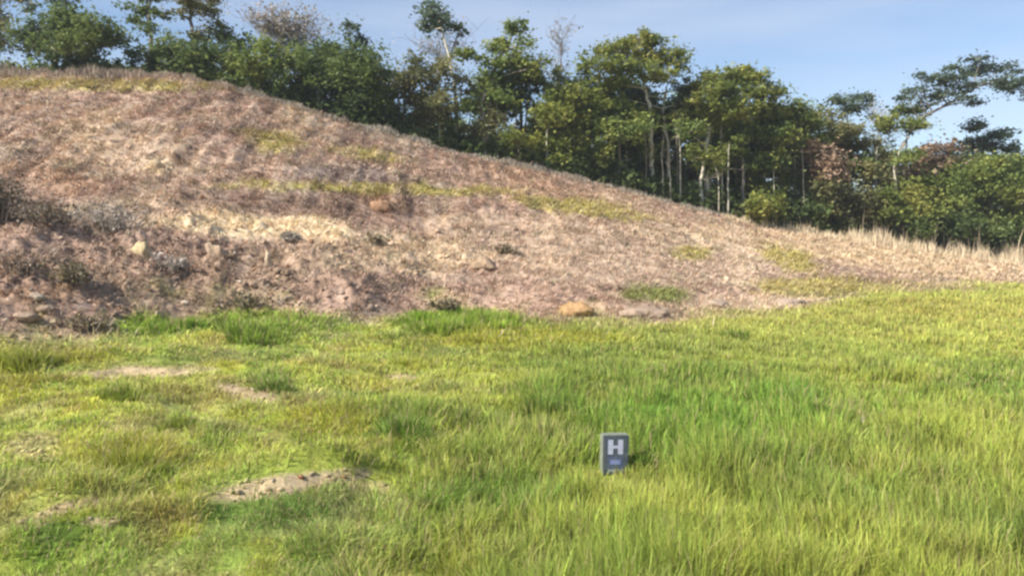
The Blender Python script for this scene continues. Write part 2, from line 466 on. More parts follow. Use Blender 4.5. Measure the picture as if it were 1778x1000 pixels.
def leaf_quads(C, size, upb, r, elong=1.6):
    """rhombic leaves at centres C"""
    n = len(C)
    N = r.normal(0, 1, (n, 3)); N[:, 2] = np.abs(N[:, 2]) + upb
    N /= np.linalg.norm(N, axis=1)[:, None]
    A = np.cross(N, r.normal(0, 1, (n, 3))); A /= np.linalg.norm(A, axis=1)[:, None] + 1e-9
    Bv = np.cross(N, A)
    sz = (size * np.exp(r.normal(-0.08, 0.30, n)))[:, None]
    V = np.stack([C - A * sz * elong / 2, C - Bv * sz / 2, C + A * sz * elong / 2, C + Bv * sz / 2], 1).reshape(-1, 3)
    Fq = np.arange(4 * n).reshape(-1, 4)
    return V, Fq

def blades(P, H, Wd, lean, col, bend=0.35, tipc=1.15, r=rng, rootc=0.8):
    """grass blades: P roots (N,3), lean (N,2) horizontal offset of the tip in units of height"""
    n = len(P)
    th = r.uniform(0, math.pi, n)
    sx = np.stack([np.cos(th), np.sin(th), np.zeros(n)], 1) * (Wd / 2)[:, None]
    L3 = np.concatenate([lean * H[:, None], np.zeros((n, 1))], 1)
    up = np.zeros((n, 3)); up[:, 2] = H
    mid = P + up * 0.58 + L3 * (0.58 * (1 - bend))
    sag = np.clip(np.linalg.norm(lean, axis=1), 0, 2.6)[:, None]
    tip = P + up * (1 - 0.30 * sag) + L3
    V = np.stack([P - sx, P + sx, mid - sx * 0.75, mid + sx * 0.75, tip], 1).reshape(-1, 3)
    i = np.arange(n)[:, None] * 5
    Fc = np.stack([i + 0, i + 1, i + 3, i + 0, i + 3, i + 2, i + 2, i + 3, i + 4], 1).reshape(-1, 3)
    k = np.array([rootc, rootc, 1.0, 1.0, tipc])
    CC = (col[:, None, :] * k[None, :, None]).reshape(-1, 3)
    return V, Fc, CC

# ---------------------------------------------------------------- ground
def build_ground():
    A1 = np.radians(np.concatenate([np.linspace(-180, -60, 60, endpoint=False), np.linspace(-60, -38, 110, endpoint=False), np.linspace(-38, 38, 760, endpoint=False),
                                    np.linspace(38, 60, 110, endpoint=False), np.linspace(60, 180, 50)]))
    R1 = np.concatenate([[0.02, 1.0, 2.0], np.geomspace(3.0, 70, 560), np.geomspace(74, 1500, 26)])
    A, R = np.meshgrid(A1, R1, indexing='ij')
    X = (R * np.sin(A)).ravel(); Y = (R * np.cos(A)).ravel()
    Z = height(X, Y)
    Z = np.where(R.ravel() > 120, Z * 1.0, Z)
    na, nr = len(A1), len(R1)
    i = np.arange(na - 1)[:, None] * nr; j = np.arange(nr - 1)[None, :]
    Fc = np.stack([i + j, i + j + 1, i + nr + j + 1, i + nr + j], -1).reshape(-1, 4)
    V = np.stack([X, Y, Z], 1)
    C, green, bare, u, v, s, lft, gp = cover(X, Y, Z)
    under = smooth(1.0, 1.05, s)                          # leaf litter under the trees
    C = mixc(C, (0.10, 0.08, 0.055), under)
    C = np.where((green > 0.5)[:, None], C * (0.75 + 0.25 * bare)[:, None], C)
    fs = s[Fc].mean(1)
    for name, sel in (('grass_field', fs < 0.0), ('dry_hillside', fs >= 0.0)):
        f = Fc[sel]
        used, inv = np.unique(f, return_inverse=True)
        o = mesh_obj(name, V[used], inv.reshape(-1, 4), M_GROUND, col=C[used], smooth_=True)
        tag(o, kind='structure')
build_ground()

# ---------------------------------------------------------------- green grass
def wedge(n, r0, r1, p, a0=-41, a1=41):
    """random points with density falling with distance"""
    q = 1 - p
    t = rng.uniform(0, 1, n)
    r = (r0 ** q + t * (r1 ** q - r0 ** q)) ** (1 / q)
    a = np.radians(rng.uniform(a0, a1, n))
    return r * np.sin(a), r * np.cos(a), r

MARK_P = hit(1068, 822)

def build_green():
    nt_ = 100000
    x, y, r = wedge(nt_, 3.2, 40, 0.45, -55, 55)
    z = height(x, y)
    C, green, bare, u, v, s, lft, gp = cover(x, y, z)
    gap = 0.25 + 0.75 * smooth(-0.42, 0.0, fbm(x, y, 0.42, 2, 271))
    green = np.maximum(green, 0.10 * (s < 0.14) * smooth(-0.1, 0.4, fbm(x, y, 1.0, 2, 281)))
    keep = rng.uniform(0, 1, nt_) < gap * np.clip(green, 0, 1) * (1 - 0.62 * bare)
    x, y, r, z, C, u, v, lft, bare = [q[keep] for q in (x, y, r, z, C, u, v, lft, bare)]
    n = len(x)
    tall = fbm(x, y, 1.4, 3, 61)
    H = 0.085 + 0.14 * smooth(-0.1, 0.8, tall) + (0.02 + 0.16 * smooth(620, 800, v)) * (1 - lft)
    H = H * (1 - 0.68 * bare) * (0.65 + 0.6 * smooth(-0.5, 0.5, fbm(x, y, 0.42, 2, 271)))
    for k in [(700, 735, 70, 34), (960, 695, 60, 26), (1370, 700, 60, 30), (480, 665, 40, 20), (450, 560, 120, 20), (800, 560, 120, 20), (240, 800, 80, 30)]:
        H = H + 0.13 * blob(u, v, *k)
    dm = np.hypot(x - MARK_P[0], y - MARK_P[1])
    H = H * (0.40 + 0.60 * smooth(0.25, 1.0, dm + 0.25 * (y > MARK_P[1] + 0.1)))
    per = 11
    tc_ = rng.normal(1, 0.24, (n, 1)) * (1 + rng.normal(0, 0.06, (n, 3)))
    Ct = np.clip(C * tc_, 0.01, 0.9)
    idx = np.repeat(np.arange(n), per); N = len(idx)
    spread = 0.035 + 0.004 * r[idx]
    off = rng.normal(0, 1, (N, 2)) * spread[:, None]
    px, py = x[idx] + off[:, 0], y[idx] + off[:, 1]
    pz = height(px, py) - 0.01
    h = H[idx] * rng.uniform(0.5, 1.25, N)
    la = fbm(x, y, 1.3, 2, 261)[idx] * 4.0; lm = (0.06 + (0.12 + 0.2 * lft) * np.abs(fbm(x, y, 0.9, 2, 263)))[idx]
    lean = off / spread[:, None] * 0.24 + rng.normal(0, 0.17, (N, 2)) + np.stack([np.cos(la), np.sin(la)], 1) * lm[:, None]
    lean *= (0.75 + 0.9 * lft[idx])[:, None]
    wd = np.maximum(0.0052, 0.00105 * r[idx]) * np.clip(np.exp(rng.normal(0, 0.38, N)), 0.5, 1.9)
    cc = Ct[idx] * rng.normal(1, 0.17, (N, 1))
    dead = rng.uniform(0, 1, N) < 0.07 + 0.14 * lft[idx] + 0.65 * bare[idx]
    cc[dead] = np.array([0.48, 0.39, 0.20]) * rng.uniform(0.7, 1.1, (dead.sum(), 1))
    # tall pale yellow-green stems standing above the rest on the right
    st = (rng.uniform(0, 1, N) < 0.035) & (lft[idx] < 0.4)
    h[st] *= 1.5; wd[st] *= 0.8; lean[st] *= 0.35
    cc[st] = np.array([0.42, 0.46, 0.10]) * rng.uniform(0.8, 1.1, (st.sum(), 1))
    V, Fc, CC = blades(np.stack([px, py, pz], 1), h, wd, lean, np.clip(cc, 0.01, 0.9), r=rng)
    o = mesh_obj('meadow_grass', V, Fc, M_BLADE, col=CC)
    tag(o, 'uneven yellow-green meadow grass covering the flat field in front', 'grass', kind='stuff')
build_green()

# ---------------------------------------------------------------- dry matted grass on the slope
def build_dry():
    nt_ = 72000
    tx, ty, r = wedge(nt_, 13, 56, 0.1, -51, 51)
    tH = rng.gamma(2.2, 0.45, nt_)
    tC = rng.normal(1, 0.15, nt_)
    idx = np.repeat(np.arange(nt_), 7)
    n = len(idx)
    off = rng.normal(0, 1, (n, 2))
    sp = 0.07 + 0.05 * tH[idx]
    x, y = tx[idx] + off[:, 0] * sp, ty[idx] + off[:, 1] * sp
    r = np.hypot(x, y); th_, tc2 = tH[idx], tC[idx]
    z = height(x, y)
    C, green, bare, u, v, s, lft, gp = cover(x, y, z)
    rough = (1 - smooth(0.2, 0.45, s)) * lft
    keep = (s > -0.14) & (s < 1.06) & (rng.uniform(0, 1, n) < (1 - green * 0.85) * (1 - 0.35 * rough) * (0.40 + 0.60 * smooth(-0.45, 0.05, fbm(x, y, 1.9, 3, 211))))
    x, y, r, z, C, u, v, s, rough, th_, tc2, off = [q[keep] for q in (x, y, r, z, C, u, v, s, rough, th_, tc2, off)]
    n = len(x)
    clump = smooth(-0.2, 0.6, fbm(x, y, 0.8, 3, 141))
    h = (0.04 + 0.07 * clump + 0.075 * th_) * rng.uniform(0.5, 1.3, n)
    yel = C[:, 2] / C[:, 0] < 0.42
    h = np.where(yel, h * 1.3, h)
    ld = fbm(x, y, 2.5, 2, 201) * 2.2
    lean = rng.normal(0, 0.7, (n, 2)) + off * 0.7 + np.stack([0.6 + 0.5 * np.sin(ld), -0.8 * np.cos(ld)], 1)
    wd = np.maximum(0.013, 0.0010 * r) * rng.uniform(0.6, 1.8, n)
    cc = C * tc2[:, None] * rng.normal(1.20, 0.14, (n, 1)) * (1 + rng.normal(0, 0.04, (n, 3)))
    pale = rng.uniform(0, 1, n) < 0.10
    cc[pale] = np.array([0.58, 0.46, 0.34]) * rng.uniform(0.7, 1.1, (pale.sum(), 1))
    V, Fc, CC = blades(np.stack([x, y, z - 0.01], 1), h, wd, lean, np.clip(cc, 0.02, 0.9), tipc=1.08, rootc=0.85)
    o = mesh_obj('dry_grass', V, Fc, M_STRAW, col=CC)
    tag(o, 'matted dead straw-brown grass lying over the cleared slope', 'grass', kind='stuff')
    nt2 = 4200
    tx, ty, r = wedge(nt2, 14, 52, 0.1)
    idx = np.repeat(np.arange(nt2), 9); n = len(idx)
    off = rng.normal(0, 1, (n, 2)); x, y = tx[idx] + off[:, 0] * 0.10, ty[idx] + off[:, 1] * 0.10
    z = height(x, y); C, green, bare, u, v, s, lft, gp = cover(x, y, z)
    C = C[np.arange(nt2) * 9][idx]
    keep = (s > -0.05) & (s < 1.0) & (fbm(x, y, 3.0, 2, 221) + 0.5 * (s > 0.7) > 0.0)
    hh = (0.10 + 0.22 * rng.uniform(0, 1, nt2) ** 2)[idx] * rng.uniform(0.5, 1.2, n)
    kind = rng.uniform(0, 1, nt2)[idx]
    cc = np.where((kind < 0.35)[:, None], np.array([[0.17, 0.13, 0.08]]), np.where((kind < 0.6)[:, None], np.array([[0.27, 0.26, 0.13]]), C * 1.15)) * rng.uniform(0.7, 1.25, (n, 1))
    V, Fc, CC = blades(np.stack([x, y, z - 0.01], 1)[keep], hh[keep], (np.maximum(0.012, 0.0009 * np.hypot(x, y)) * rng.uniform(0.6, 1.3, n))[keep], (off * 0.3 + rng.normal(0, 0.25, (n, 2)))[keep], np.clip(cc, 0.02, 0.9)[keep])
    o = mesh_obj('dry_weeds', V, Fc, M_STRAW, col=CC)
    tag(o, 'scattered upright dead weeds poking out of the matted slope', 'weeds', kind='stuff')
    # fringe of tall dead stalks along the crest
    n = 42000
    a = np.radians(rng.uniform(-51, 51, n))
    rc = np.interp(a, ca, cr)
    uu = CX + F * np.tan(a)
    wide = 0.9 + 2.2 * smooth(1250, 1500, uu)
    r = rc + rng.normal(-0.3, 1, n) * wide * 0.55
    x, y = r * np.sin(a), r * np.cos(a); z = height(x, y)
    hh = 0.42 + 0.30 * (1 - smooth(350, 450, uu)) + 0.66 * smooth(1280, 1500, uu)
    cl = fbm(x, y, 1.2, 3, 151)
    h = hh * rng.uniform(0.35, 1.15, n) * (0.45 + 0.9 * smooth(-0.4, 0.5, cl)) * (0.8 + 0.5 * fbm(x, y, 4.5, 2, 231))
    tallst = rng.uniform(0, 1, n) < 0.03 * smooth(1200, 1350, uu) + 0.004
    h[tallst] *= rng.uniform(1.5, 2.6, tallst.sum())
    lean = rng.normal(0, 0.16, (n, 2))
    base = np.where((uu < 420)[:, None], np.array([[0.42, 0.33, 0.25]]), np.array([[0.40, 0.35, 0.28]]))
    base = np.where((uu > 1250)[:, None], np.array([[0.74, 0.61, 0.42]]), base)
    cc = base * rng.uniform(0.55, 1.15, (n, 1))
    ye = (uu < 380) & (r < rc - 1.3)
    cc[ye] = np.array([0.40, 0.34, 0.12]) * rng.uniform(0.7, 1.1, (ye.sum(), 1))
    wd = rng.uniform(0.025, 0.05, n)
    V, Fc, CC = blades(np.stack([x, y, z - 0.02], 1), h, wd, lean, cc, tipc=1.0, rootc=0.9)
    o = mesh_obj('dead_stalks', V, Fc, M_STRAW, col=CC)
    tag(o, 'fringe of tall pale dead stalks along the crest below the trees', 'dry stalks', kind='stuff')
build_dry()

# ---------------------------------------------------------------- rocks and clods
import bmesh
def ico(sub):
    bm = bmesh.new(); bmesh.ops.create_icosphere(bm, subdivisions=sub, radius=1)
    V = np.array([v.co[:] for v in bm.verts]); Fc = np.array([[v.index for v in f.verts] for f in bm.faces])
    bm.free(); return V, Fc
ICO1, ICO2, ICO3 = ico(1), ico(2), ico(3)

def rock_shape(base, r, amp=0.28):
    V = base[0].copy()
    for k in range(5):                               # facets
        nrm = r.normal(0, 1, 3); nrm /= np.linalg.norm(nrm)
        d = V @ nrm; lim = r.uniform(0.55, 0.85)
        V = V - np.clip(d - lim, 0, None)[:, None] * nrm
    o = r.uniform(0, 50, 3)
    n = vnoise(V[:, 0] * 2 + o[0] + V[:, 2], V[:, 1] * 2 + o[1] - V[:, 2], 5) * amp + vnoise(V[:, 0] * 5 + o[1], V[:, 1] * 5 + V[:, 2] * 5 + o[0], 6) * amp * 0.4
    return V * (1 + n)[:, None]

def rock(u, v, wpx, hpx, col, label, name='rock', cat='rock', group='rocks lying on the slope'):
    p = hit(u, v)
    d = math.hypot(p[0], p[1])
    w, h = wpx * d / F, hpx * d / F
    r = np.random.default_rng(int(u * 7 + v))
    V = rock_shape(ICO3, r, 0.42) * np.array([w / 2, w / 2 * 0.8, h * 0.80])
    col = tuple(0.62 * c_ + 0.38 * d_ for c_, d_ in zip(col, (0.36, 0.27, 0.20)))
    m = mat_simple(name + '_stone', col, 0.95, nscale=9, bump=0.03, col2=tuple(k * 0.62 for k in col), spec=0.1)
    o = mesh_obj(name, V, ICO3[1], m)
    o.location = (p[0], p[1], p[2] + h * 0.10)
    o.rotation_euler = (0, 0, r.uniform(-0.4, 0.4))
    tag(o, label, cat, group)

rock(250, 440, 34, 22, (0.62, 0.50, 0.28), 'pale yellow block of stone on the rough left part of slope')
rock(375, 446, 36, 26, (0.48, 0.35, 0.24), 'tan block of stone right of the pale yellow block')
rock(466, 462, 16, 22, (0.62, 0.50, 0.34), 'small upright cream stone below the pale straw band')
rock(1003, 546, 66, 24, (0.52, 0.30, 0.11), 'low orange earth boulder at the foot of the slope', 'earth_boulder', 'boulder')
rock(1118, 546, 76, 15, (0.44, 0.33, 0.25), 'flat pinkish slab right of the orange boulder')
rock(664, 362, 44, 22, (0.36, 0.19, 0.10), 'reddish orange lump of earth under the yellow grass band', 'earth_clod', 'clod')
rock(272, 292, 26, 16, (0.55, 0.43, 0.26), 'pale tan stone high on the left slope')
rock(62, 517, 24, 9, (0.52, 0.42, 0.32), 'small pale tan stone near the left edge of slope')
rock(44, 553, 38, 10, (0.40, 0.29, 0.21), 'flat pinkish tan slab lowest at the left edge')
rock(136, 492, 14, 8, (0.66, 0.60, 0.56), 'tiny white stone in front of the brown scrub')
rock(1495, 733, 26, 10, (0.62, 0.52, 0.42), 'pale stone lying alone in the green field', group='stones in the field')
rock(1240, 530, 44, 9, (0.50, 0.39, 0.31), 'flat pale slab at the foot of slope, middle right')
rock(1368, 530, 64, 11, (0.55, 0.43, 0.33), 'broad pale slab rightmost along the foot of slope')
rock(845, 462, 58, 16, (0.38, 0.27, 0.17), 'brown earth clod with dark underside in mid slope', 'earth_clod', 'clod')
rock(80, 538, 24, 8, (0.40, 0.29, 0.21), 'dusty pink stone above the lowest tan slab')

def build_rubble():
    r = np.random.default_rng(3)
    x, y, rr = wedge(26000, 14, 40, 0.3, -40, 20)
    z = height(x, y)
    C, green, bare, u, v, s, lft, gp = cover(x, y, z)
    w = (1 - smooth(0.18, 0.42, s)) * (0.15 + 0.85 * lft) * (1 - green) + 0.02
    keep = (s > 0.0) & (s < 0.95) & (r.uniform(0, 1, len(x)) < w * (0.3 + 0.7 * smooth(-0.1, 0.5, fbm(x, y, 1.5, 2, 161))))
    x, y, z, C, rr = [q[keep][:3600] for q in (x, y, z, C, rr)]
    gx, gy, gr = wedge(60000, 4.5, 18, 0.3, -40, 36)
    gz = height(gx, gy); gC, _g, gb, *_ = cover(gx, gy, gz)
    gk = np.where(r.uniform(0, 1, len(gx)) < 0.30 * (gb > 0.45))[0][:1500]
    n0 = len(x)
    x, y, z, C = np.concatenate([x, gx[gk]]), np.concatenate([y, gy[gk]]), np.concatenate([z, gz[gk]]), np.concatenate([C, gC[gk]])
    shapes = [rock_shape(ICO1, r, 0.75) for _ in range(16)]
    Vs, Fs, Cs = [], [], []
    nb = len(ICO1[0])
    for i in range(len(x)):
        sz = 0.022 + 0.055 * r.uniform() ** 2 + (r.uniform() < 0.04) * 0.06
        if i >= n0: sz *= 0.42
        a = r.uniform(0, 6.28); ca_, sa_ = math.cos(a), math.sin(a)
        V = shapes[i % 16] * sz * np.array([1.2, 1, 0.75])
        V = np.stack([V[:, 0] * ca_ - V[:, 1] * sa_, V[:, 0] * sa_ + V[:, 1] * ca_, V[:, 2]], 1) + np.array([x[i], y[i], z[i] + sz * 0.25])
        Vs.append(V); Fs.append(ICO1[1] + nb * i)
        c = C[i] * r.uniform(0.55, 1.4)
        if r.uniform() < 0.12: c = np.array([0.52, 0.43, 0.34])
        if r.uniform() < 0.10: c = np.array([0.36, 0.19, 0.10])
        Cs.append(np.tile(c, (nb, 1)))
    o = mesh_obj('rubble', np.concatenate(Vs), np.concatenate(Fs), M_GROUND, col=np.concatenate(Cs))
    tag(o, 'loose clods and broken stone strewn over the foot of the slope and bare patches', 'rubble', kind='stuff')
build_rubble()

# ---------------------------------------------------------------- scrub and tussocks
def scrub(u, v, wpx, hpx, leaf, label, group='scrub bushes on the dry slope', dens=1.0, name='scrub_bush', cat='bush'):
    p = hit(u, v); d = math.hypot(p[0], p[1])
    w, h = wpx * d / F, hpx * d / F
    r = np.random.default_rng(int(u * 13 + v * 3))
    e = empty(name, p)
    segs = []; C = []
    ns = max(14, int(26 * dens))
    for k in range(ns):
        tip = np.array([r.normal(0, 0.30) * w, r.normal(0, 0.25) * w, h * r.uniform(0.45, 1.05)])
        root = np.array([tip[0] * 0.5, tip[1] * 0.5, -0.05])
        c = curve(root, tip, 0.12, 5, r)
        segs.append((c, np.linspace(0.022, 0.007, 5), 4))
        for q in range(int(16 * dens)):
            t = r.uniform(0.35, 1.0); C.append(c[int(t * 4)] + r.normal(0, 0.07, 3) * max(w, 0.5))
    V, Fc = tubes(segs); mesh_obj('stem', V, Fc, BARK['grey'], e)
    C = np.array(C); C = C[C[:, 2] > 0.01]
    V, Fc = leaf_quads(C, 0.065, 0.4, r); mesh_obj('foliage', V, Fc, LEAF[leaf], e)
    tag(e, label, cat, group)

scrub(-4, 385, 60, 78, 'brush', 'dark brown dry brush cut by the left edge of the slope', dens=2)
scrub(75, 385, 90, 34, 'brush', 'low dark dry scrub right of the brush cut by left edge', dens=1.2)
scrub(185, 400, 90, 46, 'grey', 'grey green dry scrub above the pale yellow stone block', dens=1.3)
scrub(128, 490, 56, 34, 'weed', 'olive brown scrub behind the tiny white stone', dens=1.2)
scrub(30, 470, 60, 30, 'brown', 'brown dry scrub low by the left edge')
scrub(505, 418, 30, 16, 'grey', 'small grey scrub on the pale straw band')
scrub(655, 425, 46, 20, 'weed', 'dull brownish scrub at right end of straw band')
scrub(780, 535, 60, 15, 'weed', 'low brownish scrub left of the orange boulder')
scrub(880, 440, 40, 16, 'weed', 'small brownish scrub above the brown clod in mid slope')
scrub(300, 470, 60, 26, 'grey', 'grey scrub between the yellow and tan stone blocks')
scrub(430, 528, 90, 24, 'weed', 'wide low scrub behind the bright grass at slope foot')
scrub(150, 572, 80, 24, 'weed', 'low dull scrub at slope foot beside the lowest tan slab')

def tussock(u, v, wpx, hpx, col, label, n=420):
    p = hit(u, v); d = math.hypot(p[0], p[1])
    w, h = wpx * d / F, hpx * d / F
    r = np.random.default_rng(int(u * 3 + v))
    off = r.normal(0, 1, (n, 2)); off *= np.minimum(1, 1.5 / np.linalg.norm(off, axis=1))[:, None]
    an = np.arctan2(off[:, 1], off[:, 0]); off *= (1 + 0.35 * np.sin(2 * an + u) + 0.25 * np.sin(3 * an + v))[:, None]
    off = off * 0.27 * np.array([w, w * 0.8])
    gx, gy = p[0] + off[:, 0], p[1] + off[:, 1]
    gz = height(gx, gy) - p[2] - 0.02
    H = h * r.uniform(0.5, 1.1, n) * np.exp(-(off / w * 1.6) ** 2).prod(1)
    lean = off / w * 1.0 + r.normal(0, 0.2, (n, 2))
    dd_ = r.uniform(0, 1, n) < 0.12
    cc = (np.array(col) * 0.45 + np.array([0.24, 0.32, 0.055]) * 0.55) * r.normal(1, 0.22, (n, 1))
    cc[dd_] = np.array([0.46, 0.38, 0.20])
    V, Fc, CC = blades(np.stack([off[:, 0], off[:, 1], gz], 1), H, np.full(n, max(0.009, 0.0014 * d)) * r.uniform(0.7, 1.4, n), lean, np.clip(cc, 0.01, 1), r=r)
    o = mesh_obj('grass_tussock', V, Fc, M_BLADE, col=CC)
    o.location = p
    tag(o, label, 'tussock', 'grass tussocks standing out of the meadow')

tussock(480, 682, 66, 36, (0.10, 0.19, 0.045), 'dull green tussock right of the bare patches on the left field')
tussock(700, 765, 110, 62, (0.10, 0.22, 0.035), 'large green tussock in the middle of the field', 900)
tussock(800, 740, 90, 40, (0.16, 0.20, 0.06), 'greyish green tussock between two darker ones', 600)
tussock(950, 725, 100, 50, (0.10, 0.20, 0.035), 'dark green tussock up left of the H marker', 800)
tussock(1390, 730, 120, 56, (0.13, 0.27, 0.03), 'tall bright tussock near the pale stone in the field', 900)
tussock(1190, 760, 150, 56, (0.12, 0.26, 0.03), 'broad green tussock up right of the H marker', 1000)
tussock(1120, 815, 70, 40, (0.07, 0.15, 0.03), 'dark small tussock touching the right side of the H marker', 500)
tussock(430, 585, 130, 34, (0.24, 0.36, 0.05), 'brightest green tussock at foot of slope, left of centre', 900)
tussock(300, 578, 120, 28, (0.20, 0.33, 0.03), 'bright green tussock left of the brightest one at slope foot', 700)
tussock(760, 578, 150, 30, (0.24, 0.34, 0.03), 'yellow green tussock at slope foot under mid scrub', 800)
tussock(230, 825, 120, 60, (0.38, 0.36, 0.04), 'yellow tussock in the left foreground meadow', 900)
tussock(40, 640, 90, 40, (0.36, 0.34, 0.05), 'yellow tussock at the left edge below the slope', 600)
tussock(210, 692, 90, 30, (0.28, 0.30, 0.05), 'yellow green tussock between the bare patches', 500)
tussock(310, 745, 80, 30, (0.26, 0.27, 0.04), 'small yellowish tussock left of the field centre', 500)
tussock(1280, 590, 60, 24, (0.20, 0.30, 0.05), 'faint green tussock on the far right field', 400)

# ---------------------------------------------------------------- the H marker
def build_marker():
    e = empty('lot_marker', MARK_P)
    e.rotation_euler = (math.radians(-3), math.radians(1.5), math.radians(9))
    def box(name, x0, x1, y0, y1, z0, z1, mat, parent, bev=0.006):
        bm = bmesh.new(); bmesh.ops.create_cube(bm, size=1)
        for q in bm.verts:
            q.co = Vector(((x0 + x1) / 2 + q.co.x * (x1 - x0), (y0 + y1) / 2 + q.co.y * (y1 - y0), (z0 + z1) / 2 + q.co.z * (z1 - z0)))
        if bev: bmesh.ops.bevel(bm, geom=bm.edges[:], offset=bev, segments=2, affect='EDGES')
        me = bpy.data.meshes.new(name); bm.to_mesh(me); bm.free(); me.materials.append(mat)
        o = bpy.data.objects.new(name, me); S.collection.objects.link(o); o.parent = parent; return o
    k = math.hypot(MARK_P[0], MARK_P[1]) / F         # metres per photo pixel here
    hw = 23.5 * k; top = 70 * k
    body = mat_simple('marker_body', (0.22, 0.25, 0.19), 0.6, nscale=20, col2=(0.17, 0.19, 0.15))
    slate = mat_simple('marker_slate', (0.075, 0.095, 0.125), 0.4, nscale=12, col2=(0.05, 0.065, 0.09), spec=0.5)
    slate2 = mat_simple('marker_slate_lower', (0.085, 0.105, 0.19), 0.4, nscale=12, col2=(0.07, 0.09, 0.16), spec=0.5)
    white = mat_simple('marker_white', (0.50, 0.52, 0.66), 0.5, nscale=30, col2=(0.44, 0.46, 0.60))
    lav = mat_simple('marker_lavender', (0.22, 0.27, 0.52), 0.5, nscale=30, col2=(0.17, 0.21, 0.42))
    pale = mat_simple('marker_pale', (0.26, 0.29, 0.34), 0.5, nscale=30, col2=(0.20, 0.23, 0.28))
    for m_, a_ in ((body, 0.5), (slate, 0.45), (slate2, 0.4), (white, 0.5), (lav, 0.5), (pale, 0.6)): dirty(m_, a_)
    box('post', -hw, hw, -0.01, 0.11, -0.15, top, body, e, 0.008)
    f = box('face_plate', -hw + 0.004, hw - 0.004, -0.019, -0.008, 0.006, top - 0.004, slate, e, 0.003)
    # letter H with slab serifs, one flat-topped mesh
    L, Rr, zt, zb = -16.5 * k, 10.5 * k, 62 * k, 36.5 * k
    bw = 9.0 * k
    bm = bmesh.new()
    prof = [(L, zb), (L + bw, zb), (L + bw, (zt + zb) / 2 - 2.4 * k), (Rr - bw, (zt + zb) / 2 - 2.4 * k), (Rr - bw, zb), (Rr, zb), (Rr, zt), (Rr - bw, zt),
            (Rr - bw, (zt + zb) / 2 + 2.4 * k), (L + bw, (zt + zb) / 2 + 2.4 * k), (L + bw, zt), (L, zt)]
    vs = [bm.verts.new((a + 2 * k, -0.0215, b)) for a, b in prof]
    fc = bm.faces.new(vs)
    ex = bmesh.ops.extrude_face_region(bm, geom=[fc])
    for q in ex['geom']:
        if isinstance(q, bmesh.types.BMVert): q.co.y += 0.004
    bmesh.ops.recalc_face_normals(bm, faces=bm.faces)
    me = bpy.data.meshes.new('letter'); bm.to_mesh(me); bm.free(); me.materials.append(white)
    o = bpy.data.objects.new('letter', me); S.collection.objects.link(o); o.parent = f
    box('lower_panel', -15 * k, 13 * k, -0.0205, -0.017, 12 * k, 33 * k, slate2, f, 0)
    box('emblem', -10 * k, 8 * k, -0.0225, -0.0200, 18.5 * k, 26.5 * k, lav, f, 0.0008)
    box('stripe', -15 * k, 14 * k, -0.0212, -0.018, 6 * k, 10.5 * k, pale, f, 0)
    tag(e, 'small dark slate marker with white letter H standing in the grass', 'marker')
build_marker()

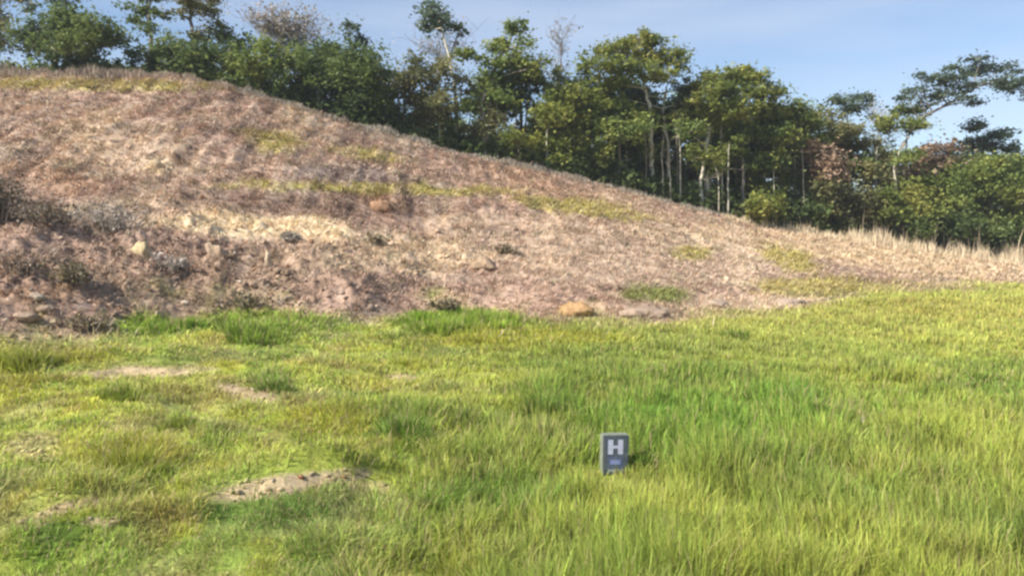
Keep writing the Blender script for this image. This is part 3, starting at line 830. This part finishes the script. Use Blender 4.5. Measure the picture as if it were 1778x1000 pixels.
# ---------------------------------------------------------------- trees
def tree(label, u, dY, trunk, clusters, leaf='green', bark='grey', tr=0.16, name='broadleaf_tree', cat='tree', group='trees along the crest',
         dens=1.0, size=0.14, flat=0.5, upb=0.9, twigs=1.0, fork=None, hide_base=True):
    """u: column of the base; dY: metres behind the crest; trunk: pixels (u, v) the trunk passes through;
    clusters: (u, v, ru, rv[, leaf density factor]) pixel ellipses of the crown"""
    a = math.atan2((u - CX) / F, 1.0)
    rc = float(np.interp(a, ca, cr)); Yc = rc * math.cos(a)
    Y = Yc + dY
    x = (u - CX) / F * Y
    z = float(height(np.array([x]), np.array([Y]))[0])
    sd = int(abs(u) * 31 + abs(dY) * 977 + len(clusters) * 7)
    r = np.random.default_rng(sd)
    e = empty(name, (x, Y, z))
    k = Y / F
    P = [np.array([x, Y, z - 0.3])]
    for tu, tv in trunk:
        P.append(at(tu, tv, Y + r.normal(0, 0.12)))
    P = np.array(P)
    # smooth trunk line
    t = np.linspace(0, len(P) - 1, 4 * len(P)); i = np.clip(t.astype(int), 0, len(P) - 2); f = (t - i)[:, None]
    T = P[i] * (1 - f) + P[i + 1] * f
    T[1:-1] += r.normal(0, min(0.04, tr * 0.2), T[1:-1].shape)
    R = np.linspace(tr, tr * 0.35, len(T)); R[0] = tr * 1.35
    segs = [(T, R, 7)]
    C = []
    base = np.array([x, Y, z])
    for c in clusters:
        cu, cv, ru, rv = c[:4]; df = c[4] if len(c) > 4 else 1.0
        cu += r.normal(0, 0.10) * ru; cv += r.normal(0, 0.22) * rv; ru *= r.uniform(0.85, 1.1); rv *= r.uniform(0.9, 1.2)
        rx, rz = ru * k, rv * k; ry = min(max(rx * 0.85, rz * 0.7), 3.2)
        ctr = at(cu, cv, Y + r.normal(0, 0.8))
        # limb from the nearest trunk point below it
        dd = np.linalg.norm(T - ctr, axis=1) + 2.0 * np.clip(T[:, 2] - ctr[2] + 0.3, 0, None)
        j = int(np.argmin(dd))
        lr = max(R[j] * 0.6, 0.03)
        low = ctr - np.array([0, 0, rz * 0.35])
        segs.append((curve(T[j], low, 0.10, 6, r), np.linspace(lr, lr * 0.4, 6), 5))
        vol = rx * ry * rz
        nc = int(np.clip(9.0 * (rx * ry + rx * rz + ry * rz) / 3 / 0.36 * dens * df, 5, 320))
        q = r.normal(0, 1, (nc, 3)); q /= np.linalg.norm(q, axis=1)[:, None]
        q *= (r.uniform(0.12, 1, (nc, 1)) ** 0.45)
        q[:, 2] = np.where(q[:, 2] < -0.3, q[:, 2] * 0.75, q[:, 2])
        cl = ctr + q * np.array([rx, ry, rz]) * (0.95 + 0.15 * r.normal(0, 1, (nc, 1)))
        cl[:, 2] += 0.25 * rz * fbm(cl[:, 0] * 1.0, cl[:, 1] + cl[:, 2], 1.1, 2, sd % 97)
        # branches to a share of the clumps
        nb = int(min(nc * 0.30 * twigs, 46))
        for b in r.choice(nc, min(nb, nc), replace=False):
            segs.append((curve(low + r.normal(0, 0.1, 3), cl[b], 0.10, 4, r), np.linspace(max(lr * 0.35, 0.018), 0.010, 4), 4))
        m = (r.uniform(20, 46, nc) * (0.21 / size) ** 1.2).astype(int)
        idx = np.repeat(np.arange(nc), m)
        cr_ = (0.26 + 0.5 * r.uniform(0, 1, nc) ** 1.5)[idx] * (0.75 + 0.35 * min(rx, rz))
        o = r.normal(0, 0.60, (len(idx), 3)) * cr_[:, None] * np.exp(r.normal(0, 0.12, (len(idx), 1)))
        o[:, 2] *= (flat + r.uniform(-0.15, 0.45, nc)[idx])
        o[r.uniform(0, 1, len(idx)) < 0.08] *= 1.45
        o[:, 2] += r.uniform(-0.35, 0.35, nc)[idx] * o[:, 0]
        C.append(cl[idx] + o)
    V, Fc = tubes(segs)
    mesh_obj('trunk', V - base, Fc, BARK[bark], e, smooth_=True)
    if C:
        C = np.concatenate(C)
        gz = height(C[:, 0], C[:, 1], fine=False)
        C = C[C[:, 2] > gz + 0.05]
        V, Fc = leaf_quads(C, size, upb, r)
        mesh_obj('crown', V - base, Fc, LEAF[leaf], e)
    tag(e, label, cat, group)
    return e

def bare_tree(label, u, dY, trunk, spread, bark='grey', tr=0.10, n=26, haze=None, group='trees along the crest', leafn=0, name='bare_tree'):
    """leafless crown of fine twigs; spread: (u, v, ru, rv)"""
    a = math.atan2((u - CX) / F, 1.0)
    Y = float(np.interp(a, ca, cr)) * math.cos(a) + dY
    x = (u - CX) / F * Y; z = float(height(np.array([x]), np.array([Y]))[0])
    r = np.random.default_rng(int(abs(u) * 17 + abs(dY) * 31))
    e = empty(name, (x, Y, z)); base = np.array([x, Y, z]); k = Y / F
    P = [np.array([x, Y, z - 0.3])] + [at(tu, tv, Y + r.normal(0, 0.2)) for tu, tv in trunk]
    P = np.array(P); t = np.linspace(0, len(P) - 1, 4 * len(P)); i = np.clip(t.astype(int), 0, len(P) - 2); f = (t - i)[:, None]
    T = P[i] * (1 - f) + P[i + 1] * f; T[1:-1] += r.normal(0, min(0.04, tr * 0.15), T[1:-1].shape)
    R = np.linspace(tr, tr * 0.3, len(T)); segs = [(T, R, 6)]
    tips = []
    for cu, cv, ru, rv in spread:
        ctr = at(cu, cv, Y)
        for b in range(n):
            q = r.normal(0, 1, 3); q /= np.linalg.norm(q); q *= r.uniform(0.5, 1.05)
            tip = ctr + q * np.array([ru * k, min(ru * k, 2.5), rv * k])
            dd = np.linalg.norm(T - tip, axis=1) + 2 * np.clip(T[:, 2] - tip[2] + 0.6, 0, None)
            j = int(np.argmin(dd))
            c = curve(T[j], tip, 0.10, 7, r)
            segs.append((c, np.linspace(max(R[j] * 0.4, 0.022), 0.009, 7), 4))
            for w in range(5):
                s0 = c[r.integers(2, 7)]
                tw = s0 + r.normal(0, 0.42, 3) + np.array([0, 0, 0.28])
                segs.append((curve(s0, tw, 0.1, 4, r), np.linspace(0.014, 0.006, 4), 3))
                tips.append(tw)
    V, Fc = tubes(segs)
    mesh_obj('trunk', V - base, Fc, BARK[bark], e)
    if leafn:
        tips = np.array(tips); idx = r.integers(0, len(tips), leafn)
        C = tips[idx] + r.normal(0, 0.16, (leafn, 3))
        V, Fc = leaf_quads(C, 0.12, 0.5, r); mesh_obj('crown', V - base, Fc, LEAF[haze or 'grey'], e)
    tag(e, label, 'tree', group)

# left group
tree('round dense dark tree on the crest at the left', 100, 2.0, [(98, 95), (90, 70), (105, 45)],
     [(72, 60, 44, 34), (115, 48, 46, 32), (158, 60, 44, 32), (192, 80, 30, 24), (40, 74, 26, 24), (115, 84, 60, 20)], 'dark', 'pale', 0.20, dens=1.0, flat=0.6)
tree('tree cut by the left edge with thin grey sprays', -30, 3.0, [(-25, 70), (-10, 30), (0, 0)],
     [(-10, 30, 34, 26, .7), (5, -5, 34, 14, .7), (-10, 75, 28, 26, .9), (-70, 40, 60, 50)], 'olive', 'grey', 0.16)
tree('tall thin tree rising behind the round dark tree', 118, 6.0, [(118, 60), (112, 20), (110, -5)],
     [(112, 4, 36, 7, .5), (60, 12, 20, 10, .5), (108, -25, 50, 14)], 'blue', 'grey', 0.13)
tree('open layered tree right of the round dark tree', 262, 3.5, [(262, 90), (262, 55), (258, 25), (262, 0)],
     [(226, 12, 22, 9, .5), (262, 22, 32, 8, .6), (232, 34, 14, 6, .4), (255, -12, 40, 12, .6), (264, 48, 16, 8, .6)], 'dark', 'grey', 0.15, flat=0.35)
tree('tall tree with yellow green upper sprays on the left crest', 338, 4.0, [(338, 90), (334, 55), (330, 25), (332, -5)],
     [(312, 24, 22, 7, .6), (335, 10, 36, 9, .8), (365, 22, 22, 14, .7), (335, -10, 44, 10, .7), (372, 48, 22, 12, .7), (352, 66, 30, 9, .7)], 'olive', 'grey', 0.17, flat=0.35)
tree('dark low tree under the yellow green sprays', 300, 2.0, [(300, 100), (302, 85)],
     [(250, 97, 32, 18), (300, 92, 36, 20), (345, 94, 36, 24)], 'dark', 'dark', 0.12, flat=0.7)
tree('small dense dark tree left of the grey leafless one', 400, 2.4, [(400, 120), (398, 85)],
     [(385, 100, 30, 28), (415, 110, 30, 26), (395, 62, 24, 16, .8), (425, 85, 22, 18)], 'dark', 'grey', 0.13, flat=0.6)
bare_tree('grey leafless tree with wide pinkish crown', 480, 6.0, [(482, 110), (490, 70), (485, 45)],
          [(455, 35, 40, 18), (505, 38, 46, 22), (545, 55, 34, 18), (485, 62, 60, 16)], 'grey', 0.13, n=26, haze='grey', leafn=2600)
tree('mid green tree below the grey leafless crown', 455, 2.0, [(455, 130), (455, 100)],
     [(440, 118, 30, 30), (470, 112, 32, 32), (455, 85, 24, 16, .8)], 'green', 'grey', 0.13, dens=1.0, flat=0.6)
tree('slim dark tree with one pale stem', 496, 1.5, [(495, 150), (494, 110), (495, 85)],
     [(500, 100, 24, 26, .9), (515, 125, 26, 28), (485, 135, 20, 20)], 'dark', 'pale', 0.09, flat=0.6)
tree('thin small crowned sapling above the dark trees', 615, 5.0, [(612, 110), (612, 75)],
     [(606, 62, 12, 14, .7), (628, 72, 12, 10, .7), (632, 88, 20, 10, .8)], 'blue', 'grey', 0.08)
tree('broad dark green tree left of centre on the crest', 605, 1.8, [(605, 175), (605, 130)],
     [(570, 120, 36, 30), (615, 112, 40, 26), (645, 140, 34, 34), (590, 160, 44, 34), (640, 180, 34, 26), (545, 140, 22, 26), (610, 135, 50, 40)], 'dark', 'dark', 0.17, dens=1.15, flat=0.6)
tree('dark tree behind the broad dark green one', 540, 5.0, [(540, 110), (540, 85)],
     [(540, 95, 34, 20), (570, 88, 30, 14), (515, 110, 24, 20)], 'dark', 'dark', 0.13, flat=0.6)

# centre
tree('olive tree with pale stems left of the tall tufted tree', 700, 3.0, [(702, 190), (705, 150), (708, 125)],
     [(690, 150, 32, 22, .9), (725, 130, 36, 22, .9), (705, 180, 36, 28, .8), (745, 165, 34, 26, .8), (680, 200, 26, 22, .9), (728, 110, 28, 8, .6)], 'olive', 'grey', 0.13)
tree('olive tree with yellowish stem between taller trunks', 765, 2.2, [(763, 200), (762, 150), (760, 120)],
     [(770, 130, 30, 18, .7), (745, 200, 34, 26, .8), (775, 185, 30, 32, .7), (795, 150, 24, 16, .6)], 'olive', 'pale', 0.08)
tree('tallest slender pale trunk with dark tuft on top', 795, 4.0, [(792, 190), (788, 140), (778, 90), (765, 45), (760, 20)],
     [(752, 18, 16, 13, 1.0), (766, 42, 26, 12, .9), (742, 42, 14, 8, .6), (795, 50, 16, 7, .7), (755, 30, 20, 10)], 'blue', 'pale', 0.13, size=0.19)
bare_tree('faint leafless crown round the tallest dark tuft', 772, 7.0, [(772, 150), (778, 110)],
          [(735, 75, 40, 22), (795, 62, 44, 30)], 'grey', 0.07, n=16, haze='grey', leafn=300)
tree('layered dark tree with small flat olive top', 855, 3.2, [(852, 210), (850, 160), (862, 110), (885, 70), (892, 50)],
     [(895, 44, 30, 9, 1.1), (908, 72, 22, 9, .8), (862, 80, 30, 12, 1.0), (822, 98, 32, 9, .9), (880, 105, 44, 16), (930, 110, 22, 18), (862, 130, 40, 18), (912, 135, 34, 14), (845, 160, 30, 16, .8)],
     'green', 'grey', 0.20, flat=0.32)
tree('dark full tree beside the layered one', 905, 4.5, [(905, 180), (905, 140)],
     [(925, 125, 30, 26), (890, 160, 38, 26), (935, 150, 24, 22), (870, 185, 30, 26)], 'dark', 'dark', 0.16, flat=0.5)
tree('brown stemmed tree with sparse low leaves left of centre', 842, 1.2, [(842, 220), (838, 185), (842, 160)],
     [(835, 190, 20, 22, .6), (860, 220, 22, 26, .9), (826, 225, 22, 22, .8)], 'olive', 'grey', 0.16)
bare_tree('thin leafless tree with pale top in the centre gap', 970, 6.0, [(972, 170), (974, 110), (976, 70)],
          [(974, 60, 26, 26), (968, 110, 22, 30)], 'grey', 0.08, n=16, haze='grey', leafn=150)
tree('small dark spire between centre trees', 972, 4.5, [(972, 160), (972, 125)],
     [(972, 130, 12, 16, .9), (968, 158, 26, 16)], 'dark', 'grey', 0.08)
tree('bright mid green tree in the centre', 985, 1.6, [(985, 270), (983, 230), (985, 190)],
     [(975, 170, 36, 16), (1010, 178, 34, 18), (965, 205, 40, 20), (1005, 215, 40, 20), (940, 235, 34, 22), (985, 245, 40, 24), (915, 235, 26, 22, .9)], 'yellow', 'grey', 0.15, flat=0.38)
tree('small yellow green tree low at crest left of centre', 900, 1.0, [(900, 245), (900, 235)],
     [(895, 238, 26, 14), (930, 255, 34, 16), (975, 275, 34, 16)], 'yellow', 'grey', 0.07)
tree('dark backing tree in the centre', 1010, 5.0, [(1010, 220), (1010, 170)],
     [(1015, 150, 34, 26), (985, 190, 36, 30), (1045, 175, 34, 26), (1030, 220, 40, 36)], 'dark', 'dark', 0.16, flat=0.5)
tree('tall umbrella crowned tree right of centre with white trunk', 1131, 2.8, [(1131, 290), (1130, 250), (1130, 210), (1129, 190), (1118, 150), (1112, 100)],
     [(1095, 68, 38, 11), (1130, 70, 20, 14), (1075, 88, 44, 12), (1120, 95, 44, 14), (1160, 100, 32, 20), (1040, 115, 38, 12), (1090, 118, 50, 13), (1150, 128, 40, 12), (1015, 112, 12, 14, .8), (1060, 140, 40, 12, .9), (1175, 118, 18, 12)],
     'yellow', 'pale', 0.20, flat=0.32, dens=0.9)
tree('white limbed tree with feathery blue green sprays', 1160, 4.0, [(1160, 250), (1150, 195), (1158, 150), (1175, 120)],
     [(1180, 150, 26, 14, .7), (1100, 165, 36, 12, .7), (1175, 185, 26, 16, .7), (1050, 160, 30, 12, .7)], 'blue', 'pale', 0.13, flat=0.3)
tree('mid green tree in front of the white trunk', 1075, 2.0, [(1075, 290), (1075, 240), (1070, 200)],
     [(1060, 185, 40, 16), (1095, 200, 38, 16), (1040, 225, 36, 18), (1085, 235, 44, 20), (1050, 265, 34, 18), (1105, 270, 30, 20, .9)], 'green', 'grey', 0.14, flat=0.35)
tree('low dark tree at crest before the white trunk', 1040, 0.9, [(1040, 290), (1040, 285)],
     [(1010, 290, 30, 14), (1050, 300, 34, 16), (1090, 312, 30, 18)], 'dark', 'dark', 0.08, flat=0.6)
tree('dark backing tree behind the white trunk', 1130, 6.0, [(1130, 260), (1130, 200)],
     [(1125, 215, 50, 34), (1095, 250, 40, 36), (1160, 240, 40, 40), (1130, 290, 50, 36)], 'dark', 'dark', 0.16, flat=0.5, size=0.24)

# right
tree('broad domed tree with bright sunlit tiers', 1230, 2.6, [(1229, 300), (1226, 250), (1235, 200), (1240, 170)],
     [(1285, 125, 22, 8), (1240, 135, 46, 12), (1300, 138, 44, 12), (1210, 152, 30, 12), (1265, 158, 50, 14), (1330, 165, 40, 14), (1215, 180, 36, 14), (1275, 190, 56, 18), (1340, 195, 40, 18), (1240, 215, 44, 16)],
     'yellow', 'pale', 0.20, flat=0.32)
tree('lower mid green tree under the broad dome', 1290, 1.8, [(1290, 330), (1290, 270), (1288, 240)],
     [(1250, 245, 40, 18), (1300, 235, 50, 18), (1345, 240, 40, 22), (1275, 275, 44, 20), (1325, 275, 44, 22), (1230, 280, 30, 20, .9)], 'green', 'grey', 0.13, flat=0.38)
tree('leaning pale stemmed tree left of the broad dome', 1218, 1.2, [(1216, 320), (1222, 280), (1226, 262)],
     [(1195, 225, 26, 16, .8), (1205, 265, 24, 14, .7)], 'green', 'pale', 0.15)
tree('pale thin stemmed tree below the broad dome', 1264, 1.0, [(1264, 320), (1265, 280), (1266, 250)],
     [(1262, 255, 16, 12, .8)], 'green', 'pale', 0.06)
tree('dark backing tree behind the broad dome', 1290, 6.0, [(1290, 280), (1290, 230)],
     [(1200, 200, 30, 30), (1250, 230, 50, 40), (1320, 220, 50, 40), (1280, 280, 60, 40), (1350, 270, 40, 46)], 'dark', 'dark', 0.16, flat=0.5, size=0.24)
tree('mid green shoulder tree right of the broad dome', 1380, 3.0, [(1380, 320), (1380, 250), (1375, 210)],
     [(1370, 190, 36, 16), (1400, 205, 32, 16), (1375, 225, 40, 20), (1410, 245, 30, 22, .9)], 'green', 'grey', 0.13, flat=0.38)
tree('bright small bush at the crest under the broad dome', 1330, 0.5, [(1330, 372), (1330, 360)],
     [(1318, 352, 28, 16), (1345, 350, 26, 18), (1330, 368, 36, 14)], 'yellow', 'dark', 0.06, name='crest_bush', cat='bush', group='bushes at the foot of the trees', flat=0.6)
tree('rusty brown dry tree', 1430, 2.0, [(1430, 340), (1428, 290), (1430, 260)],
     [(1420, 265, 30, 22, .9), (1445, 285, 32, 26, .9), (1410, 300, 24, 20, .7)], 'brown', 'grey', 0.12, size=0.17, flat=0.6)
tree('orange tinged olive tree above the rusty brown one', 1455, 4.0, [(1455, 300), (1455, 240), (1460, 210)],
     [(1430, 215, 34, 18), (1470, 225, 36, 18), (1450, 245, 36, 18), (1490, 250, 30, 20, .9)], 'olive', 'grey', 0.13)
tree('small blue green crown topping the dip in the treeline', 1474, 6.0, [(1472, 250), (1472, 200)],
     [(1460, 172, 24, 9, .9), (1492, 170, 24, 7, .8), (1475, 188, 34, 10, .8)], 'blue', 'grey', 0.11, flat=0.35)
tree('low mid green tree below the rusty brown one', 1440, 1.2, [(1440, 365), (1440, 340)],
     [(1400, 330, 30, 22), (1450, 325, 36, 20), (1425, 360, 40, 20), (1490, 345, 30, 22)], 'olive', 'dark', 0.10, flat=0.6)
tree('mid green tree filling the gap low under the right side of the broad dome', 1345, 4.0, [(1345, 340), (1345, 310)],
     [(1325, 305, 36, 24), (1365, 300, 34, 26), (1345, 330, 44, 24), (1300, 320, 34, 24)], 'green', 'dark', 0.10, flat=0.6)
tree('dark backing tree right of centre dip', 1430, 7.0, [(1430, 300), (1430, 270)],
     [(1400, 290, 44, 46), (1460, 290, 50, 46), (1520, 300, 44, 46)], 'dark', 'dark', 0.14, flat=0.5, size=0.24)
tree('long leaning tree with wide feathery fan crown at right', 1552, 3.5, [(1553, 310), (1560, 265), (1582, 225), (1610, 200), (1650, 178), (1690, 155)],
     [(1590, 158, 22, 8, .8), (1625, 145, 30, 9, .8), (1660, 135, 32, 9, .8), (1700, 122, 34, 9, .9), (1705, 98, 22, 11, .8), (1740, 118, 28, 7, .9), (1722, 140, 34, 7, .7), (1680, 152, 36, 8, .8),
      (1640, 166, 34, 8, .8), (1610, 182, 24, 7, .7), (1665, 172, 26, 6, .6), (1600, 132, 18, 5, .5), (1690, 180, 18, 4, .5), (1765, 122, 14, 4, .4), (1650, 120, 18, 5, .5), (1580, 172, 16, 6, .6)],
     'blue', 'grey', 0.17, size=0.12, flat=0.3, dens=0.8, twigs=2.2)
tree('small crown low on the leaning tree trunk', 1570, 4.2, [(1570, 300), (1575, 240)],
     [(1575, 195, 30, 12, .9), (1540, 215, 34, 16, .9), (1590, 218, 24, 12)], 'green', 'grey', 0.11, flat=0.38)
bare_tree('pale leafless tree behind the leaning tree', 1520, 5.0, [(1522, 280), (1524, 220)],
          [(1520, 190, 24, 24), (1545, 235, 30, 26)], 'pale', 0.08, n=16, haze='grey', leafn=300)
tree('dark crown cut by the right edge high up', 1800, 5.5, [(1800, 300), (1795, 200), (1785, 165)],
     [(1762, 152, 24, 9), (1800, 140, 34, 14), (1810, 165, 34, 14)], 'blue', 'grey', 0.15, flat=0.35)
tree('dark tiered tree at the right below the feathery fan', 1705, 5.0, [(1700, 330), (1700, 280), (1705, 245)],
     [(1685, 222, 22, 10), (1730, 232, 34, 10), (1700, 250, 44, 12), (1668, 262, 26, 14), (1745, 258, 24, 10)], 'blue', 'grey', 0.15, flat=0.35)
tree('dry brownish tree behind the right green mass', 1630, 3.5, [(1630, 340), (1630, 290)],
     [(1615, 265, 24, 26, .7), (1645, 275, 26, 24, .7), (1600, 290, 24, 20, .7)], 'brown', 'grey', 0.10, size=0.17, flat=0.6)
tree('pale trunked tree with white fork at the right', 1560, 1.6, [(1558, 340), (1552, 290), (1562, 262)],
     [(1540, 275, 18, 12, .4), (1575, 285, 20, 14, .4), (1520, 300, 26, 16, .7)], 'olive', 'pale', 0.10)
tree('broad mid green tree filling the lower right', 1720, 1.8, [(1720, 400), (1720, 350)],
     [(1690, 300, 46, 18), (1740, 292, 44, 20), (1660, 325, 40, 24), (1715, 330, 50, 28), (1770, 320, 40, 30), (1690, 360, 46, 26), (1750, 365, 44, 28), (1645, 360, 34, 26)],
     'green', 'dark', 0.17, flat=0.45, dens=1.15)
tree('tree past the right edge behind the green mass', 1850, 3.0, [(1850, 380), (1850, 330)],
     [(1830, 310, 50, 44), (1880, 300, 60, 60), (1800, 285, 26, 20), (1840, 380, 60, 40)], 'olive', 'dark', 0.17, flat=0.5)
tree('yellow green small tree left of the lower right mass', 1560, 1.0, [(1560, 385), (1560, 360)],
     [(1540, 345, 34, 16), (1585, 335, 34, 16), (1560, 370, 40, 20), (1600, 365, 30, 22)], 'yellow', 'dark', 0.09, flat=0.5)
tree('dark backing tree at the right end', 1700, 7.0, [(1700, 340), (1700, 310)],
     [(1640, 310, 50, 40), (1700, 320, 60, 50), (1760, 310, 60, 50), (1590, 310, 40, 40)], 'dark', 'dark', 0.14, flat=0.5, size=0.24)
for k, (u, v, l) in enumerate([(1676, 405, 'dark bush low in the lower right below the green tree'), (1745, 425, 'dark bush nearest the right edge at the crest'),
                                (1620, 395, 'dark bush under the small yellow green tree'), (1500, 378, 'dark bush at the crest under the dip in the treeline'),
                                (1395, 375, 'dark bush at the crest right of the bright small bush')]):
    tree(l, u, 0.9, [(u, v), (u, v - 6)], [(u - 20, v - 6, 30, 20), (u + 22, v - 4, 32, 22), (u, v - 20, 34, 16)], 'dark' if k != 3 else 'olive', 'dark', 0.06,
         name='crest_bush', cat='bush', group='bushes at the foot of the trees', flat=0.7)

# second row: trees standing back in the forest
SKYU = [-80, 0, 60, 150, 215, 240, 300, 400, 450, 560, 640, 700, 760, 830, 900, 960, 1000, 1100, 1180, 1250, 1350, 1400, 1470, 1550, 1620, 1680, 1778, 1900]
SKYV = [50, 40, 34, 32, 70, 82, 62, 64, 86, 96, 110, 132, 140, 122, 104, 150, 138, 110, 130, 142, 160, 192, 204, 222, 246, 262, 272, 280]
rb = np.random.default_rng(41)
def crest_v(u): return float(np.interp(u, [c[0] for c in crest], [c[1] for c in crest]))
for u in np.arange(300, 1860, 38):
    u = float(u + rb.normal(0, 9)); dY = rb.uniform(6, 12)
    t = float(np.interp(u, SKYU, SKYV)) + rb.uniform(18, 58); b = crest_v(u)
    if b - t < 20: continue
    cl = []
    n = int(np.clip((b - t) / 17, 3, 11))
    for q in range(n):
        f = q / max(n - 1, 1)
        cl.append((u + rb.normal(0, 16 + 8 * f), t + 10 + f * (b - t) * 0.93, rb.uniform(16, 34), rb.uniform(8, 15), rb.uniform(0.7, 1.0)))
    lf = ['green', 'dark', 'olive', 'green', 'blue'][int(rb.integers(0, 5))]
    tree({'green': 'mid green tree standing back in the forest behind the crest row', 'dark': 'darker green tree standing back in the forest behind the crest row',
          'olive': 'olive tree standing back in the forest behind the crest row', 'blue': 'blue green tree standing back in the forest behind the crest row'}[lf],
         u, dY, [(u + rb.normal(0, 5), (b + t) / 2), (u + rb.normal(0, 8), t + 14)], cl, lf, 'grey', 0.10, flat=0.55, size=0.16, dens=0.75, twigs=0.6, group='trees in the forest behind the crest row')
for u in np.arange(420, 1640, 44):
    u = float(u + rb.normal(0, 10)); dY = rb.uniform(1.0, 3.0); b = crest_v(u)
    t = max(float(np.interp(u, SKYU, SKYV)) + rb.uniform(25, 90), b - 170)
    if b - t < 40: t = b - 50
    cl = [(u + rb.normal(0, 8), t + rb.uniform(0, 22), rb.uniform(9, 20), rb.uniform(5, 10), rb.uniform(0.35, 0.8)) for q in range(int(rb.integers(1, 4)))]
    tree('slender straight sapling with sparse leaves among the crest trees', u, dY, [(u + rb.normal(0, 2), (b + t) / 2), (u + rb.normal(0, 3), t)], cl,
         ['green', 'olive', 'yellow', 'green'][int(rb.integers(0, 4))], ['pale', 'grey', 'grey'][int(rb.integers(0, 3))], rb.uniform(0.035, 0.075), name='sapling', flat=0.5, dens=0.7, group='slender saplings along the crest')

# extra bare poles seen as thin pale verticals among the trees
for k, (u, t0, l) in enumerate([(1180, 230, 'thin pale bare pole tree right of the white trunk'), (1150, 270, 'short thin bare stem just right of the white trunk'),
                                (1163, 285, 'second thin bare stem right of the white trunk'), (1247, 300, 'thin bare stem between the two pale dome stems')]):
    bare_tree(l, u, 0.8, [(u + 1, t0 + 30), (u - 1, t0)], [(u, t0 - 4, 9, 12)], 'pale', 0.05, n=2)

# undergrowth filling the shade under the trees: uncountable, one object
def build_undergrowth():
    r = np.random.default_rng(99)
    n = 6400
    a = np.radians(r.uniform(-53, 53, n))
    rc = np.interp(a, ca, cr)
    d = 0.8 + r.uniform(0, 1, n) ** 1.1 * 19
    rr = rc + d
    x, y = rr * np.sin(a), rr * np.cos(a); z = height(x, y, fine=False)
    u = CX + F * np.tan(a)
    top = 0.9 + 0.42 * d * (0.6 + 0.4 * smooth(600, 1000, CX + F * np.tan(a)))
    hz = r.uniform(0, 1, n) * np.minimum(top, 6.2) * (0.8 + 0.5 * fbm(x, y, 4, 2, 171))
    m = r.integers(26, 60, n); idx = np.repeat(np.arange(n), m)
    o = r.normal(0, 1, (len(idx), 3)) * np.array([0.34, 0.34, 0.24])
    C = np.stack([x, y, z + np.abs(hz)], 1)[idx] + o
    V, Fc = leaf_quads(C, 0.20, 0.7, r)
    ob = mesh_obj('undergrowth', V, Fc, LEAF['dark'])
    tag(ob, 'dense dark undergrowth filling the shade beneath the crest trees', 'undergrowth', kind='stuff')
build_undergrowth()

# ---------------------------------------------------------------- thin air haze, added to lift the near-black gaps among the trees
def build_haze():
    bm = bmesh.new(); bmesh.ops.create_cube(bm, size=1)
    for q in bm.verts: q.co = Vector((q.co.x * 3300, q.co.y * 3300, q.co.z * 56 + 2))
    me = bpy.data.meshes.new('haze'); bm.to_mesh(me); bm.free()
    m = bpy.data.materials.new('haze'); m.use_nodes = True
    n = m.node_tree; n.nodes.remove(n.nodes['Principled BSDF'])
    v = n.nodes.new('ShaderNodeVolumePrincipled')
    v.inputs['Color'].default_value = (0.86, 0.91, 1.0, 1); v.inputs['Density'].default_value = 0.00055
    n.links.new(v.outputs['Volume'], n.nodes['Material Output'].inputs['Volume'])
    me.materials.append(m)
    o = bpy.data.objects.new('haze', me); S.collection.objects.link(o)
    tag(o, kind='stuff')
build_haze()
